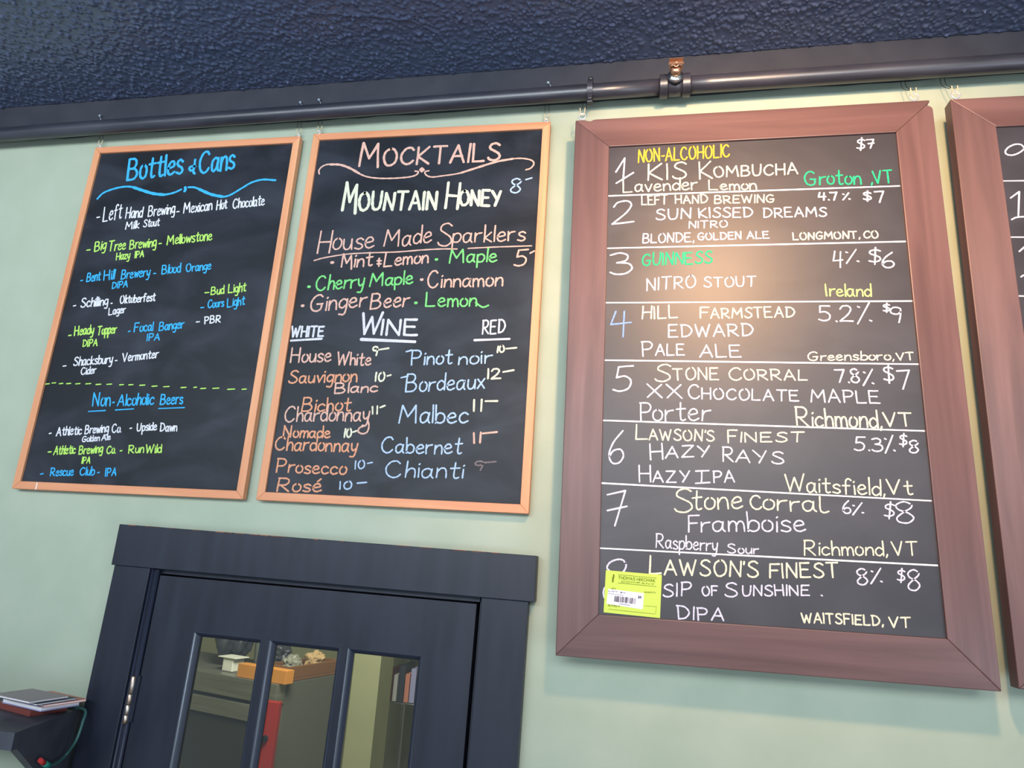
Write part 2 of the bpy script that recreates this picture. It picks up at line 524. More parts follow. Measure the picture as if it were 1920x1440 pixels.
class Ink:
    """strokes drawn as thin flat ribbons lying on a board face at depth y"""

    def __init__(self, frame, y, scale, origin, slant=0.0, xh=1.0):
        self.slant, self.xh = slant, xh
        self.fr, self.y, self.k, self.o = frame, y, scale, origin
        self.mb = MB()
        self.lift = 0.0

    def pt(self, x, y):
        return self.fr(self.o[0] + x / self.k, self.o[1] + y / self.k, self.y)

    def unit(self, x, y):
        a, b = self.pt(x - 5, y), self.pt(x + 5, y)
        return math.hypot(a[0] - b[0], a[1] - b[1]) / 10 * self.k   # metres per photo pixel

    def ribbon(self, pts, hw, taper=True):
        P = [np.array(p, float) for p in pts]
        Q = [P[0]]
        for p in P[1:]:
            if np.linalg.norm(p - Q[-1]) > 1e-5:
                Q.append(p)
        if len(Q) == 1:
            Q.append(Q[0] + np.array([hw * 0.3, 0]))
        n = len(Q)
        y = self.y - 0.0004 - self.lift
        self.lift = (self.lift + 0.00003) % 0.0003
        L, R = [], []
        ph = random.random() * 6
        for i in range(n):
            t = Q[min(i + 1, n - 1)] - Q[max(i - 1, 0)]
            t = t / (np.linalg.norm(t) + 1e-12)
            nn = np.array([-t[1], t[0]])
            w = hw * (1 + 0.12 * math.sin(i * 1.7 + ph))
            L.append(Q[i] + nn * w)
            R.append(Q[i] - nn * w)
        base = len(self.mb.v)
        for a, b in zip(L, R):
            self.mb.v += [(a[0], y, a[1]), (b[0], y, b[1])]
        for i in range(n - 1):
            k = base + 2 * i
            self.mb.f.append((k, k + 1, k + 3, k + 2))
            self.mb.s.append(False)
        for end, sgn in ((0, -1), (n - 1, 1)):
            t = (Q[1] - Q[0]) if end == 0 else (Q[-1] - Q[-2])
            t = t / (np.linalg.norm(t) + 1e-12) * sgn
            nn = np.array([-t[1], t[0]])
            c = [Q[end] + hw * (nn * math.cos(a) + t * math.sin(a)) for a in np.linspace(0, math.pi, 6)]
            if sgn < 0:
                pass
            c = c[::-1]
            self.mb.poly([(p[0], y, p[1]) for p in c])

    def stroke(self, pts, width, smooth=True):
        """a stroke given in zoomed photo coordinates"""
        hw = width / 2 * self.unit(*pts[0])
        q = [self.pt(*p) for p in pts]
        if smooth:
            self.ribbon(catmull(q), hw)
        else:
            for a, b in zip(q[:-1], q[1:]):
                self.ribbon([a, ((a[0] + b[0]) / 2, (a[1] + b[1]) / 2), b], hw)

    def word(self, text, x0, y0, x1, y1, h, width, slant=0.0):
        um = ((x0 + x1) / 2, (y0 + y1) / 2)
        a, b = self.pt(um[0], um[1]), self.pt(um[0], um[1] - h)
        H = math.hypot(a[0] - b[0], a[1] - b[1])
        p0, p1 = np.array(self.pt(x0, y0)), np.array(self.pt(x1, y1))
        hw = width / 2 * self.unit(*um)
        adv, items = 0.0, []
        for ch in text:
            if ch == ' ':
                adv += 0.3
                continue
            st = STROKES[ch]
            xs = [p[0] for _, pp in st for p in pp]
            w = max(xs) - min(xs)
            items.append((st, adv - min(xs), ch.islower()))
            adv += w + (0.21 if ch.isupper() or ch.isdigit() else 0.14)
        adv -= 0.15
        ux = (p1 - p0) / max(adv, 1e-6) if adv > 0.12 else (p1 - p0) / 0.12
        uz = np.array([(slant + self.slant) * H, H])
        for st, ox, low in items:
            js = 1 + random.uniform(-0.05, 0.05)
            jr = random.uniform(-0.05, 0.05)
            jb = random.uniform(-0.025, 0.025)
            for sm, pp in st:
                q = []
                for x, z in pp:
                    if low and self.xh != 1.0:
                        z = z * self.xh if z <= 0.57 else 0.57 * self.xh + (z - 0.57) * (1 - 0.57 * self.xh) / 0.43
                    q.append(tuple(p0 + ux * (ox + x + jr * z) + uz * (z * js + jb)))
                if sm:
                    self.ribbon(catmull(q, 5), hw)
                else:
                    for c, d in zip(q[:-1], q[1:]):
                        mid = ((c[0] + d[0]) / 2 + random.uniform(-1, 1) * hw * 0.25, (c[1] + d[1]) / 2 + random.uniform(-1, 1) * hw * 0.25)
                        self.ribbon([c, mid, d], hw)


def lettering(panel, frame, y, scale, origin, lines, slant=0.0, xh=1.0):
    """each line: (colour, stroke width in photo px, [words or strokes]); words far apart become parts of their own"""
    for colour, width, items in lines:
        clusters = []
        for it in items:
            if isinstance(it[0], str):
                xs, ys = (it[1], it[3]), (it[2], it[2] - it[5], it[4])
            else:
                xs, ys = [p[0] for p in it[0]], [p[1] for p in it[0]]
            bb = [min(xs) / scale, max(xs) / scale, min(ys) / scale, max(ys) / scale]
            hit = None
            for c in clusters:
                gx_ = max(c[0][0] - bb[1], bb[0] - c[0][1], 0)
                gy_ = max(c[0][2] - bb[3], bb[2] - c[0][3], 0)
                if gx_ < GAP and gy_ < 4:
                    hit = c
            if hit:
                hit[0] = [min(hit[0][0], bb[0]), max(hit[0][1], bb[1]), min(hit[0][2], bb[2]), max(hit[0][3], bb[3])]
                hit[1].append(it)
            else:
                clusters.append([bb, [it]])
        for bb, its in clusters:
            ink = Ink(frame, y, scale, origin, slant, xh)
            for it in its:
                if isinstance(it[0], str):
                    ink.word(*it[:6], it[6] if len(it) > 6 else width)
                else:
                    ink.stroke(it[0], it[1] or width, it[2])
            o = ink.mb.build('lettering', CHM[colour], panel)
            o['label'] = CH[colour][0]


GAP = 14


def dot(x, y, r=7):
    return ([(x - r * .3, y), (x, y + r * .1), (x + r * .3, y)], 5.0, False)


def ln(x0, y0, x1, y1, w=None):
    return ([(x0, y0), (x1, y1)], w, False)


def cv(pts, w=None):
    return (pts, w, True)


# ------------------------------------------------------------------ the room
ca, cb = ray(0, 203, -0.010), ray(1920, 57, -0.010)
SL = (cb[2] - ca[2]) / (cb[0] - ca[0])            # the ceiling line rises a little to the right


def ceil_z(x):
    return ca[2] + SL * (x - ca[0])


XL, XR = -3.2, 2.6
HF = Frame(-0.668777, -0.016578, -0.012724)        # the door and its casing
YC = -0.030                                        # casing face
# door opening in door coordinates
ox0 = HF(290, 1075, -0.0)[0]
ox1 = HF(900, 1128, -0.0)[0]
oz1 = HF(600, 1094, -0.0)[1]


def h2w(x, z):
    return (HF.px + x * HF.c - z * HF.s, Z0 + HF.pz + x * HF.s + z * HF.c)


# wall with the door opening
wb = MB()
tl, tr = h2w(ox0 - .01, oz1 + .012), h2w(ox1 + .01, oz1 + .012)
bl, br = (h2w(ox0 - .01, -2.0)[0], 0.0), (h2w(ox1 + .01, -2.0)[0], 0.0)
zt = Z0 + 1.6
wb.prism([(XL, 0), bl, tl, (tl[0], zt), (XL, zt)], 0.0, 0.11)
wb.prism([br, (XR, 0), (XR, zt), (tr[0], zt), tr], 0.0, 0.11)
wb.prism([tl, tr, (tr[0], zt), (tl[0], zt)], 0.0, 0.11)
wall = tag(wb.build('wall_back', M['wall']), 'pale sage green painted wall behind the menu boards', 'wall', kind='structure')

# ceiling: popcorn texture modelled near the wall, plain further into the room
step = 0.0022
gx = np.arange(-2.75, 1.35, step)
gy = np.arange(-0.52, 0.006, step)
H = np.zeros((len(gy), len(gx)))
nb = 26000
for cx, cyy, rr, hh in zip(rng.uniform(gx[0], gx[-1], nb), rng.uniform(gy[0], gy[-1], nb), rng.gamma(4, 0.00055, nb) + 0.0014, rng.gamma(3, 0.00060, nb) + 0.0005):
    i0, i1 = np.searchsorted(gx, [cx - 3 * rr, cx + 3 * rr])
    j0, j1 = np.searchsorted(gy, [cyy - 3 * rr, cyy + 3 * rr])
    if i1 <= i0 or j1 <= j0:
        continue
    d2 = (gx[None, i0:i1] - cx) ** 2 + (gy[j0:j1, None] - cyy) ** 2
    H[j0:j1, i0:i1] = np.maximum(H[j0:j1, i0:i1], hh * np.exp(-(d2 / (rr * rr)) ** 1.6))
for cx in rng.uniform(gx[0], gx[-1], 900):
    j = np.searchsorted(gy, -0.0135)
    i = np.searchsorted(gx, cx)
    H[max(j - 1, 0):j + 1, i:i + 2] = np.maximum(H[max(j - 1, 0):j + 1, i:i + 2], rng.uniform(0.0006, 0.0022))
# one long shallow plaster seam
sx_p = np.interp(gx, [-0.76, -0.73, -0.61, -0.527, -0.476, -0.454, -0.44], [-0.240, -0.2365, -0.213, -0.192, -0.145, -0.082, -0.05])
sd = gy[:, None] - sx_p[None, :]
on = ((gx > -0.75) & (gx < -0.445))[None, :]
H += on * np.where((sd > -0.012) & (sd < 0), 0.0022 * (1 + sd / 0.012), 0)
edge = np.clip((-0.0105 - gy[:, None]) / 0.003, 0, 1)
H *= edge
X, Y = np.meshgrid(gx, gy)
Zc = np.array([ceil_z(x) for x in gx])[None, :] - H
cverts = np.stack([X, Y, Zc], -1).reshape(-1, 3)
nx, ny = len(gx), len(gy)
idx = np.arange(nx * ny).reshape(ny, nx)
quads = np.stack([idx[:-1, :-1], idx[1:, :-1], idx[1:, 1:], idx[:-1, 1:]], -1).reshape(-1, 4)
cv_list = cverts.tolist()
cf_list = quads.tolist()


def plain(x0, x1, y0, y1):
    n = len(cv_list)
    cv_list.extend([[x0, y0, ceil_z(x0)], [x0, y1, ceil_z(x0)], [x1, y1, ceil_z(x1)], [x1, y0, ceil_z(x1)]])
    cf_list.append([n, n + 1, n + 2, n + 3])


plain(XL, XR, -3.2, gy[0])
plain(XL, gx[0], gy[0], 0.005)
plain(gx[-1], XR, gy[0], 0.005)
cme = bpy.data.meshes.new('ceiling')
cme.from_pydata(cv_list, [], cf_list)
cme.polygons.foreach_set('use_smooth', [True] * len(cf_list))
cme.materials.append(M['navy_ceiling'])
ceiling = bpy.data.objects.new('ceiling', cme)
COL.objects.link(ceiling)
tag(ceiling, 'dark navy popcorn textured ceiling above the menu boards', 'ceiling', kind='structure')

fl = MB().box(XL, XR, -3.2, 0.0, -0.05, 0.0).build('floor', M['floor'])
tag(fl, 'brown wooden floor below the menu boards', 'floor', kind='structure')

# dark fascia board between ceiling and pipe
tf = MB()
pb0, pb1 = ray(0, 262, -0.010), ray(1920, 131, -0.010)
SB = (pb1[2] - pb0[2]) / (pb1[0] - pb0[0])
tb = lambda x: pb0[2] + SB * (x - pb0[0])
xs = np.linspace(XL, XR, 120)
low = [(x, tb(x) - 0.001 + 0.0025 * math.sin(x * 13) * math.sin(x * 31) + random.uniform(-.0012, .0012)) for x in xs]
tf.prism(low + [(XR, ceil_z(XR) + 0.0), (XL, ceil_z(XL) + 0.0)], -0.010, 0.0)
tag(tf.build('trim_1', M['trim']), 'flat charcoal painted fascia board between ceiling and pipe', 'trim', kind='structure')

# ------------------------------------------------------------------ sprinkler pipe
PY = -0.046
pL, pM, pR = ray(-150, 263.5, PY), ray(1265, 161.3, PY), ray(2150, 102, PY)
ax = Vector(pR - pM).normalized()
pipe = empty('sprinkler_pipe', tuple(pM), 'black painted sprinkler pipe running along the top of the wall', 'pipe')
rel = lambda p: tuple(np.array(p) - pM)
mb = MB()
for a, b, r in ((pL, pM, 0.0188), (pM, pR, 0.0198)):
    mb.tube([rel(a + (b - a) * t) for t in np.linspace(0, 1, 12)], r, 28)
mb.build('pipe_run', M['pipe'], pipe)
AX = np.array(ax)
mb = MB()
for s_ in (-1, 1):
    kk_ = [0.0165, 0.0166, 0.0172, 0.0180, 0.0330, 0.0338, 0.0344, 0.0345]
    mb.tube([AX * s_ * q_ for q_ in kk_], [0.0245, 0.0262, 0.0268, 0.0268, 0.0268, 0.0268, 0.0262, 0.0200], 32)
mb.tube([AX * -0.019, AX * 0.019], 0.0240, 28)
upv = np.array([0, -1.0, 0.12])
upv = upv / np.linalg.norm(upv)
mb.tube([upv * 0.005, upv * 0.024, upv * 0.0242, upv * 0.031], [0.0165, 0.0165, 0.0185, 0.0185], 24)
mb.build('tee_fitting', M['pipe'], pipe)
head = bpy.data.objects.new('sprinkler_head', None)
COL.objects.link(head)
head.parent = pipe
head.empty_display_size = 0.02
mb = MB()
mb.tube([upv * 0.030, upv * 0.033, upv * 0.0331, upv * 0.040], [0.0172, 0.0172, 0.0150, 0.0138], 8)
mb.build('hex_nut', M['chrome'], head)
side = AX
w2 = np.cross(upv, side)
mb = MB()
mb.tube([upv * 0.038, upv * 0.044, upv * 0.050, upv * 0.055, upv * 0.0552], [0.0108, 0.0128, 0.0122, 0.0088, 0.002], 24)
mb.build('body', M['brass'], head)
mb = MB()
mb.tube([upv * 0.0545, upv * 0.0560, upv * 0.0575], [0.0034, 0.0042, 0.0030], 14)
mb.build('glass_bulb', M['bulb_red'], head)
mb = MB()
for s_ in (-1, 1):
    mb.tube([upv * 0.046 + side * 0.010 * s_, upv * 0.054 + side * 0.0135 * s_, upv * 0.060 + side * 0.0125 * s_, upv * 0.0625 + side * 0.004 * s_], [0.0022, 0.0026, 0.0026, 0.0024], 10)
ringc = [upv * 0.0625 + (side * math.cos(t_) + np.array([0, -0.5, 0.86]) * math.sin(t_)) * 0.0046 for t_ in np.linspace(0, 2 * math.pi, 16, endpoint=False)]
mb.tube([tuple(p) for p in ringc], 0.0017, 8, closed=True)
mb.build('frame_arms', M['brass'], head)
mb = MB()
mb.box(-0.0155, 0.0155, -0.066, -0.0535, 0.0205, 0.0218)
mb.box(-0.0155, 0.0155, -0.0548, -0.0535, 0.0120, 0.0205)
mb.box(-0.0165, 0.0165, -0.0653, -0.0640, 0.0060, 0.0100)
mb.build('deflector', M['brass'], head)

# strap clamp round the pipe
pc = ray(1107, 172, PY)
cl = empty('pipe_clamp', tuple(pc), 'black painted ring clamp round the pipe above the walnut framed board', 'clamp')
mb = MB()
n = 28
ringp = []
for i in range(n):
    a = 2 * math.pi * i / n
    ringp.append(np.array([0, math.cos(a) * 0.0255, math.sin(a) * 0.0255]))
for i in range(n):
    j = (i + 1) % n
    for o_, q in ((1.0, 0), (0.86, 1)):
        pass
w = 0.0062
for i in range(n):
    j = (i + 1) % n
    a, b = ringp[i], ringp[j]
    dx = np.array([w, 0, 0])
    mb.poly([a - dx, b - dx, b + dx, a + dx], True)
    mb.poly([a * .80 - dx, a * .80 + dx, b * .80 + dx, b * .80 - dx], True)
    mb.poly([a - dx, a * .80 - dx, b * .80 - dx, b - dx])
    mb.poly([a + dx, b + dx, b * .80 + dx, a * .80 + dx])
mb.build('ring', M['pipe'], cl)
mb = MB()
mb.box(-0.0062, 0.0062, -0.006, 0.004, 0.022, 0.037)
mb.tube([(0, -0.011, 0.031), (0, 0.007, 0.031)], 0.0048, 8)
mb.build('top_ear', M['pipe'], cl, 0.0015)
mb = MB()
mb.box(-0.0062, 0.0062, -0.016, 0.0, -0.039, -0.020)
mb.tube([(0, -0.022, -0.031), (0, -0.012, -0.031)], 0.0052, 6)
mb.build('bottom_ear', M['pipe'], cl, 0.0015)
mb = MB()
mb.tube([(0, 0.015, 0.0), (0, 0.046 - 0.010, 0.0)], 0.005, 10)
mb.build('wall_stud', M['pipe'], cl)


# ------------------------------------------------------------------ menu boards
def rect_rails(parent, inner, wid, y0, y1, mv, mh, miter=True, chips=None, bevel=0.001, slope=0.0):
    """four frame rails round the inner rectangle; front face y0, back y1"""
    x0, x1, z0, z1 = inner
    X0, X1, Z0_, Z1 = x0 - wid, x1 + wid, z0 - wid, z1 + wid
    chips = chips or {}
    L = [(X0, Z0_), (x0, z0), (x0, z1), (X0, Z1)]
    R = [(x1, z0), (X1, Z0_)] + chips.get('right', [(X1, Z1)]) + [(x1, z1)]
    T = chips.get('top', [(X0, Z1)]) + [(x0, z1), (x1, z1)] + chips.get('top_end', [(X1, Z1)])
    B = [(X0, Z0_), (X1, Z0_), (x1, z0), (x0, z0)]
    out = []
    for pts, mm in ((L, mv), (R, mv), (T, mh), (B, mh)):
        yf = lambda x, z: y0 + slope * max(x0 - x, x - x1, z0 - z, z - z1, 0)
        out.append(MB().prism_slope(pts, yf, y1).build('frame_rail', mm, parent, bevel, 2))
    return out


def screw_eye(parent, fr, u, v, ytop, rad, wire, ztop):
    x, z = fr(u, v, ytop)
    lift = 0.009 if rad > 0.006 else 0.0045
    mb = MB()
    mb.ring((x, ytop, ztop + rad + lift), rad, wire, 'y', n=22)
    mb.tube([(x, ytop, ztop - 0.004), (x, ytop, ztop + lift + wire)], wire, 8)
    mb.build('screw_eye', M['steel_wire'], parent)
    return x, ztop + rad + lift


def w_of(fr, x, y, z):
    return np.array([fr.px + x * fr.c - z * fr.s, y, Z0 + fr.pz + x * fr.s + z * fr.c])


def hanging_wire(fr, x, z, y, rad, label, nail_px=None):
    """a bent wire link that drops from a nail behind the pipe and holds the screw eye"""
    c = w_of(fr, x, y, z)
    zp = pM[2] + (c[0] - pM[0]) * (ax[2] / ax[0])
    t = empty('hanging_wire', tuple(c), label, 'hanger', 'wire hangers behind the pipe')
    wr = 0.0013
    up_y = -0.0165 - y
    hgt = zp - c[2]
    top = 0.019 if rad < 0.006 else 0.023

    def smooth(P):
        P = [np.array(p) for p in P]
        q = []
        for i in range(len(P) - 1):
            p0, p1, p2, p3 = P[max(i - 1, 0)], P[i], P[i + 1], P[min(i + 2, len(P) - 1)]
            for s_ in range(5):
                tt = s_ / 5
                q.append(0.5 * ((2 * p1) + (-p0 + p2) * tt + (2 * p0 - 5 * p1 + 4 * p2 - p3) * tt * tt + (-p0 + 3 * p1 - 3 * p2 + p3) * tt ** 3))
        return [tuple(p) for p in q + [P[-1]]]

    lo = rad - wr * 2.2 - 0.003
    mb = MB()
    mb.tube(smooth([(-0.0058, 0.0, top), (-0.0050, 0, top * 0.5), (-0.0040, -0.002, rad * 0.3), (-0.0018, -0.003, lo), (0.0018, -0.003, lo),
                    (0.0040, -0.002, rad * 0.3), (0.0048, 0, top * 0.5), (0.0056, 0.0, top)]), wr, 8)
    mb.build('wire_link', M['brass_wire'], t)
    mb = MB()
    for sx_ in (-1, 1):
        mb.tube(smooth([(sx_ * 0.0056, 0.0003, top - 0.001), (sx_ * 0.0054, up_y * 0.3, top + 0.005), (sx_ * 0.0048, up_y * 0.9, max(top + 0.012, hgt - 0.024)), (sx_ * 0.0044, up_y, hgt), (sx_ * 0.0044, up_y, hgt + 0.02)]), 0.0007, 6)
    mb.build('tie_wire', M['dark_wire'], t)
    if nail_px:
        nn = ray(nail_px[0], nail_px[1], -0.016) - c
        mb = MB()
        mb.tube([nn + np.array([0, 0.006, 0]), nn, nn + np.array([0, -0.0006, 0])], [0.0012, 0.0012, 0.0034], 10)
        mb.tube([nn, nn + np.array([0, -0.0015, 0])], [0.0036, 0.003], 10)
        mb.tube([nn + np.array([0, -0.001, 0]), nn + np.array([0.006, -0.0005, -0.009]), nn + np.array([0.008, 0, -0.02])], 0.0009, 6)
        mb.build('nail', M['nail'], t)
    return t


def menu_board(name, fr, inner, wid, y0, y1, yp, label, mv, mh, slate_m, chips=None, bevel=0.0012, slope=0.0):
    root = empty(name, fr.loc(), label, 'chalkboard', 'menu boards on the wall', roty=-fr.rot)
    ins = [inner[0] - fr.px, inner[1] - fr.px, inner[2] - fr.pz, inner[3] - fr.pz]
    rect_rails(root, ins, wid, y0, y1, mv, mh, True, chips, bevel, slope)
    panel = MB().box(ins[0] - wid * .3, ins[1] + wid * .3, yp, min(y1 - 0.001, yp + 0.004), ins[2] - wid * .3, ins[3] + wid * .3).build('panel', slate_m, root)
    return root, panel, ins


# ---- board of bottles and cans
FA = Frame(-1.160697, 0.567130, 0.004634)
YA0, YA1, YAP = -0.022, -0.006, -0.0165
A, PA, IA = menu_board('menu_chalkboard', FA, (-1.4448, -0.8790, 0.1213, 1.0125), 0.0185, YA0, YA1, YAP,
                       'pine framed chalkboard headed Bottles & Cans in blue, lettered in blue, lime and white', M['pine_v'], M['pine_h'], M['slate_dark'])
mb = MB().box(-0.2365, -0.2345, YA0 - .0004, YA0, IA[2] - .0185, IA[2] - 0.002)
nickm = mb.build('rail_nick', M['paper'], A)
nickm['label'] = 'pale nick across the bottom rail'
z1 = (3.3103, (0, 240))
lettering(PA, FA, YAP, *z1, [
    ('blue', 4.2, [('Bottles', 790, 322, 1130, 282, 128), ('&', 1172, 285, 1208, 282, 85), ('Cans', 1235, 287, 1452, 252, 128)]),
    ('blue', 3.4, [cv([(605, 440), (640, 405), (700, 380), (770, 365), (830, 368), (900, 392), (960, 410), (1020, 414), (1080, 402), (1125, 382)]),
                   cv([(830, 369), (880, 386), (950, 407), (1020, 415)], 5.0),
                   cv([(1150, 370), (1152, 380), (1147, 392)], 5.0),
                   cv([(1170, 368), (1210, 370), (1260, 390), (1320, 416), (1380, 427), (1430, 416), (1500, 375), (1560, 340), (1630, 321), (1710, 325)]),
                   cv([(1240, 382), (1310, 412), (1380, 427)], 5.0)]),
    ('white', 2.25, [ln(603, 556, 618, 553), ('Left', 640, 580, 752, 562, 88), ('Hand', 780, 560, 882, 553, 62), ('Brewing', 920, 550, 1083, 528, 60), ln(1098, 521, 1112, 519),
                    ('Mexican', 1140, 530, 1315, 508, 58), ('Hot', 1345, 508, 1408, 498, 55), ('Chocolate', 1445, 500, 1640, 478, 58)]),
    ('white', 2.05, [('Milk', 780, 628, 862, 622, 44), ('Stout', 890, 615, 988, 606, 44)]),
    ('lime', 2.25, [ln(540, 759, 560, 756), ('Big', 587, 768, 655, 752, 58), ('Tree', 672, 765, 778, 752, 58), ('Brewing', 805, 752, 968, 735, 54), ln(988, 718, 1002, 717), ('Mellowstone', 1037, 725, 1315, 695, 56)]),
    ('lime', 2.05, [('Hazy', 722, 820, 805, 808, 42), ('IPA', 838, 806, 893, 800, 38)]),
    ('blue', 2.2, [ln(502, 948, 514, 946), ('Bent', 538, 955, 622, 945, 52), ('Hill', 645, 945, 708, 938, 56), ('Brewery', 752, 938, 928, 918, 54), ln(955, 904, 966, 903), ('Blood', 1005, 908, 1120, 895, 52), ('Orange', 1155, 892, 1308, 878, 48)]),
    ('blue', 2.05, [('DIPA', 695, 997, 793, 987, 38)]),
    ('white', 2.2, [ln(457, 1105, 470, 1102), ('Schilling', 502, 1115, 668, 1098, 52), ln(690, 1089, 697, 1088), ('Oktoberfest', 745, 1090, 962, 1073, 46)]),
    ('white', 2.05, [('Lager', 675, 1160, 778, 1145, 42)]),
    ('lime', 2.2, [ln(1273, 1023, 1297, 1021), ('Bud', 1310, 1035, 1390, 1027, 47), ('Light', 1418, 1025, 1525, 1013, 52)]),
    ('blue', 2.2, [ln(1247, 1116, 1265, 1114), ('Coors', 1290, 1118, 1388, 1108, 47), ('Light', 1412, 1112, 1518, 1095, 50)]),
], -0.10, 1.14)
z2 = (3.3103, (0, 580))
dash = [(295, 463, 24), (335, 457, 22), (380, 461, 22), (427, 461, 26), (484, 462, 26), (549, 462, 30), (612, 466, 30), (679, 465, 30), (755, 468, 24), (813, 468, 26), (884, 471, 32), (960, 477, 32), (1033, 480, 34), (1140, 485, 32), (1212, 484, 18), (1262, 491, 32), (1340, 490, 38), (1435, 496, 44), (1516, 496, 26)]
lettering(PA, FA, YAP, *z2, [
    ('white', 2.2, [ln(1220, 79, 1238, 77), ('PBR', 1270, 90, 1370, 80, 42)]),
    ('lime', 2.25, [ln(427, 163, 442, 161), ('Heady', 462, 163, 580, 150, 52), ('Topper', 603, 160, 722, 146, 52)]),
    ('lime', 2.05, [('DIPA', 513, 232, 605, 227, 40)]),
    ('blue', 2.25, [ln(798, 138, 808, 136), ('Focal', 833, 140, 947, 133, 52), ('Banger', 988, 133, 1140, 115, 50)]),
    ('blue', 2.05, [('IPA', 912, 195, 992, 190, 40)]),
    ('white', 2.2, [ln(393, 353, 410, 351), ('Shacksbury', 457, 350, 697, 332, 50), ln(717, 319, 727, 318), ('Vermonter', 760, 325, 980, 300, 48)]),
    ('white', 2.05, [('Cider', 503, 407, 595, 395, 42)]),
    ('lime', 1.9, [ln(x - l / 2, y + 1, x + l / 2, y - 1) for x, y, l in dash]),
    ('blue', 2.5, [('Non', 575, 600, 683, 597, 76), ln(700, 579, 710, 577), ('Alcoholic', 730, 598, 953, 590, 66), ('Beers', 995, 590, 1133, 585, 60)]),
    ('blue', 2.0, [ln(550, 634, 655, 628), ln(717, 625, 830, 618), ln(985, 616, 1145, 610)]),
    ('white', 2.2, [ln(307, 771, 318, 769), ('Athletic', 350, 785, 505, 775, 50), ('Brewing', 527, 772, 672, 760, 48), ('Co.', 695, 765, 750, 762, 50), ln(808, 739, 818, 737), ('Upside', 850, 757, 972, 748, 46), ('Dawn', 993, 757, 1097, 755, 48)]),
    ('white', 1.9, [('Golden', 510, 823, 617, 815, 34), ('Ale', 632, 813, 685, 808, 34)]),
    ('lime', 2.2, [ln(300, 886, 318, 884), ('Athletic', 333, 903, 467, 893, 48), ('Brewing', 490, 900, 635, 888, 48), ('Co.', 662, 897, 715, 892, 47), ln(747, 879, 758, 877), ('Run', 797, 893, 890, 888, 47), ('Wild', 905, 893, 1000, 890, 50)]),
    ('lime', 2.0, [('IPA', 508, 957, 560, 955, 38)]),
    ('blue', 2.2, [ln(252, 1023, 268, 1020), ('Rescue', 312, 1033, 455, 1030, 47), ('Club', 495, 1030, 585, 1028, 48), ln(607, 1014, 618, 1012), ('IPA', 655, 1035, 722, 1030, 47)]),
], -0.10, 1.14)

# ---- board of mocktails and wine
FB = Frame(-0.520618, 0.570875, 0.000851)
B, PB, IB = menu_board('menu_chalkboard', FB, (-0.8082, -0.2331, 0.1232, 1.0185), 0.0185, YA0, YA1, YAP,
                       'pine framed chalkboard headed Mocktails in pale pink, with a wine list in two columns', M['pine_v'], M['pine_h'], M['slate_dark'])
z3 = (3.3684, (480, 220))
lettering(PB, FB, YAP, *z3, [
    ('pink', 4.6, [('M', 652, 310, 778, 318, 150), ('OCKTAILS', 803, 304, 1545, 272, 108)]),
    ('pink', 2.8, [cv([(400, 358), (398, 335), (420, 310), (460, 297), (520, 298), (580, 315), (640, 350), (700, 375), (770, 385), (850, 386), (920, 382), (980, 375), (1015, 362), (1025, 345), (1005, 340)]),
                   cv([(470, 298), (530, 300), (590, 320), (650, 354)], 4.2),
                   ln(1035, 332, 1048, 320, 3), ln(1048, 320, 1062, 332, 3), ln(1062, 332, 1048, 345, 3), ln(1048, 345, 1035, 332, 3), ln(1040, 332, 1056, 332, 4),
                   cv([(1092, 338), (1068, 345), (1075, 365), (1110, 378), (1180, 370), (1280, 355), (1380, 325), (1500, 285), (1600, 265), (1680, 260), (1740, 272), (1755, 295), (1735, 322), (1705, 332)]),
                   cv([(1300, 350), (1400, 318), (1520, 281), (1620, 263)], 4.2)]),
    ('cream', 5.4, [('M', 545, 590, 632, 612, 172), ('OUNTAIN', 648, 586, 1142, 580, 108), ('H', 1197, 570, 1280, 576, 158), ('ONEY', 1287, 552, 1548, 560, 92)]),
    ('ice', 3.0, [('8', 1608, 478, 1675, 478, 92), ln(1705, 394, 1742, 383)]),
    ('pink', 3.0, [('H', 388, 858, 470, 855, 142), ('ouse', 484, 838, 742, 825, 118), ('M', 808, 815, 905, 815, 98), ('ade', 925, 815, 1105, 785, 112), ('S', 1148, 815, 1240, 812, 140), ('parklers', 1242, 790, 1695, 780, 102)]),
    ('pink', 2.4, [cv([(368, 905), (420, 890), (500, 875), (600, 862), (750, 855), (900, 850), (1050, 838), (1170, 832), (1270, 832)]), cv([(1340, 828), (1500, 820), (1740, 812)])]),
    ('pink', 3.2, [dot(482, 917, 16), ('M', 540, 945, 607, 960, 82), ('int', 620, 945, 732, 935, 88), ('+', 765, 935, 788, 935, 62), ('Lemon', 808, 942, 1085, 918, 84)]),
    ('green', 3.2, [dot(1140, 898, 12), ('Maple', 1222, 922, 1518, 910, 86)]),
    ('pink', 3.2, [('5', 1630, 940, 1715, 935, 102), ln(1732, 858, 1758, 845)]),
    ('green', 3.2, [dot(335, 1070, 12), ('Cherry', 378, 1095, 680, 1070, 94), ('Maple', 718, 1070, 988, 1050, 82)]),
    ('pink', 3.2, [dot(1047, 1025, 12), ('C', 1084, 1082, 1152, 1075, 112), ('innamon', 1170, 1074, 1555, 1062, 88)]),
    ('pink', 3.2, [dot(295, 1190, 12), ('Ginger', 340, 1228, 692, 1195, 104), ('Beer', 722, 1212, 962, 1190, 98)]),
    ('green', 3.2, [dot(1010, 1172, 12), ('Lemon', 1072, 1195, 1390, 1192, 90), cv([(1388, 1170), (1410, 1188), (1436, 1200), (1468, 1188)])]),
])
z4 = (3.3684, (480, 580))
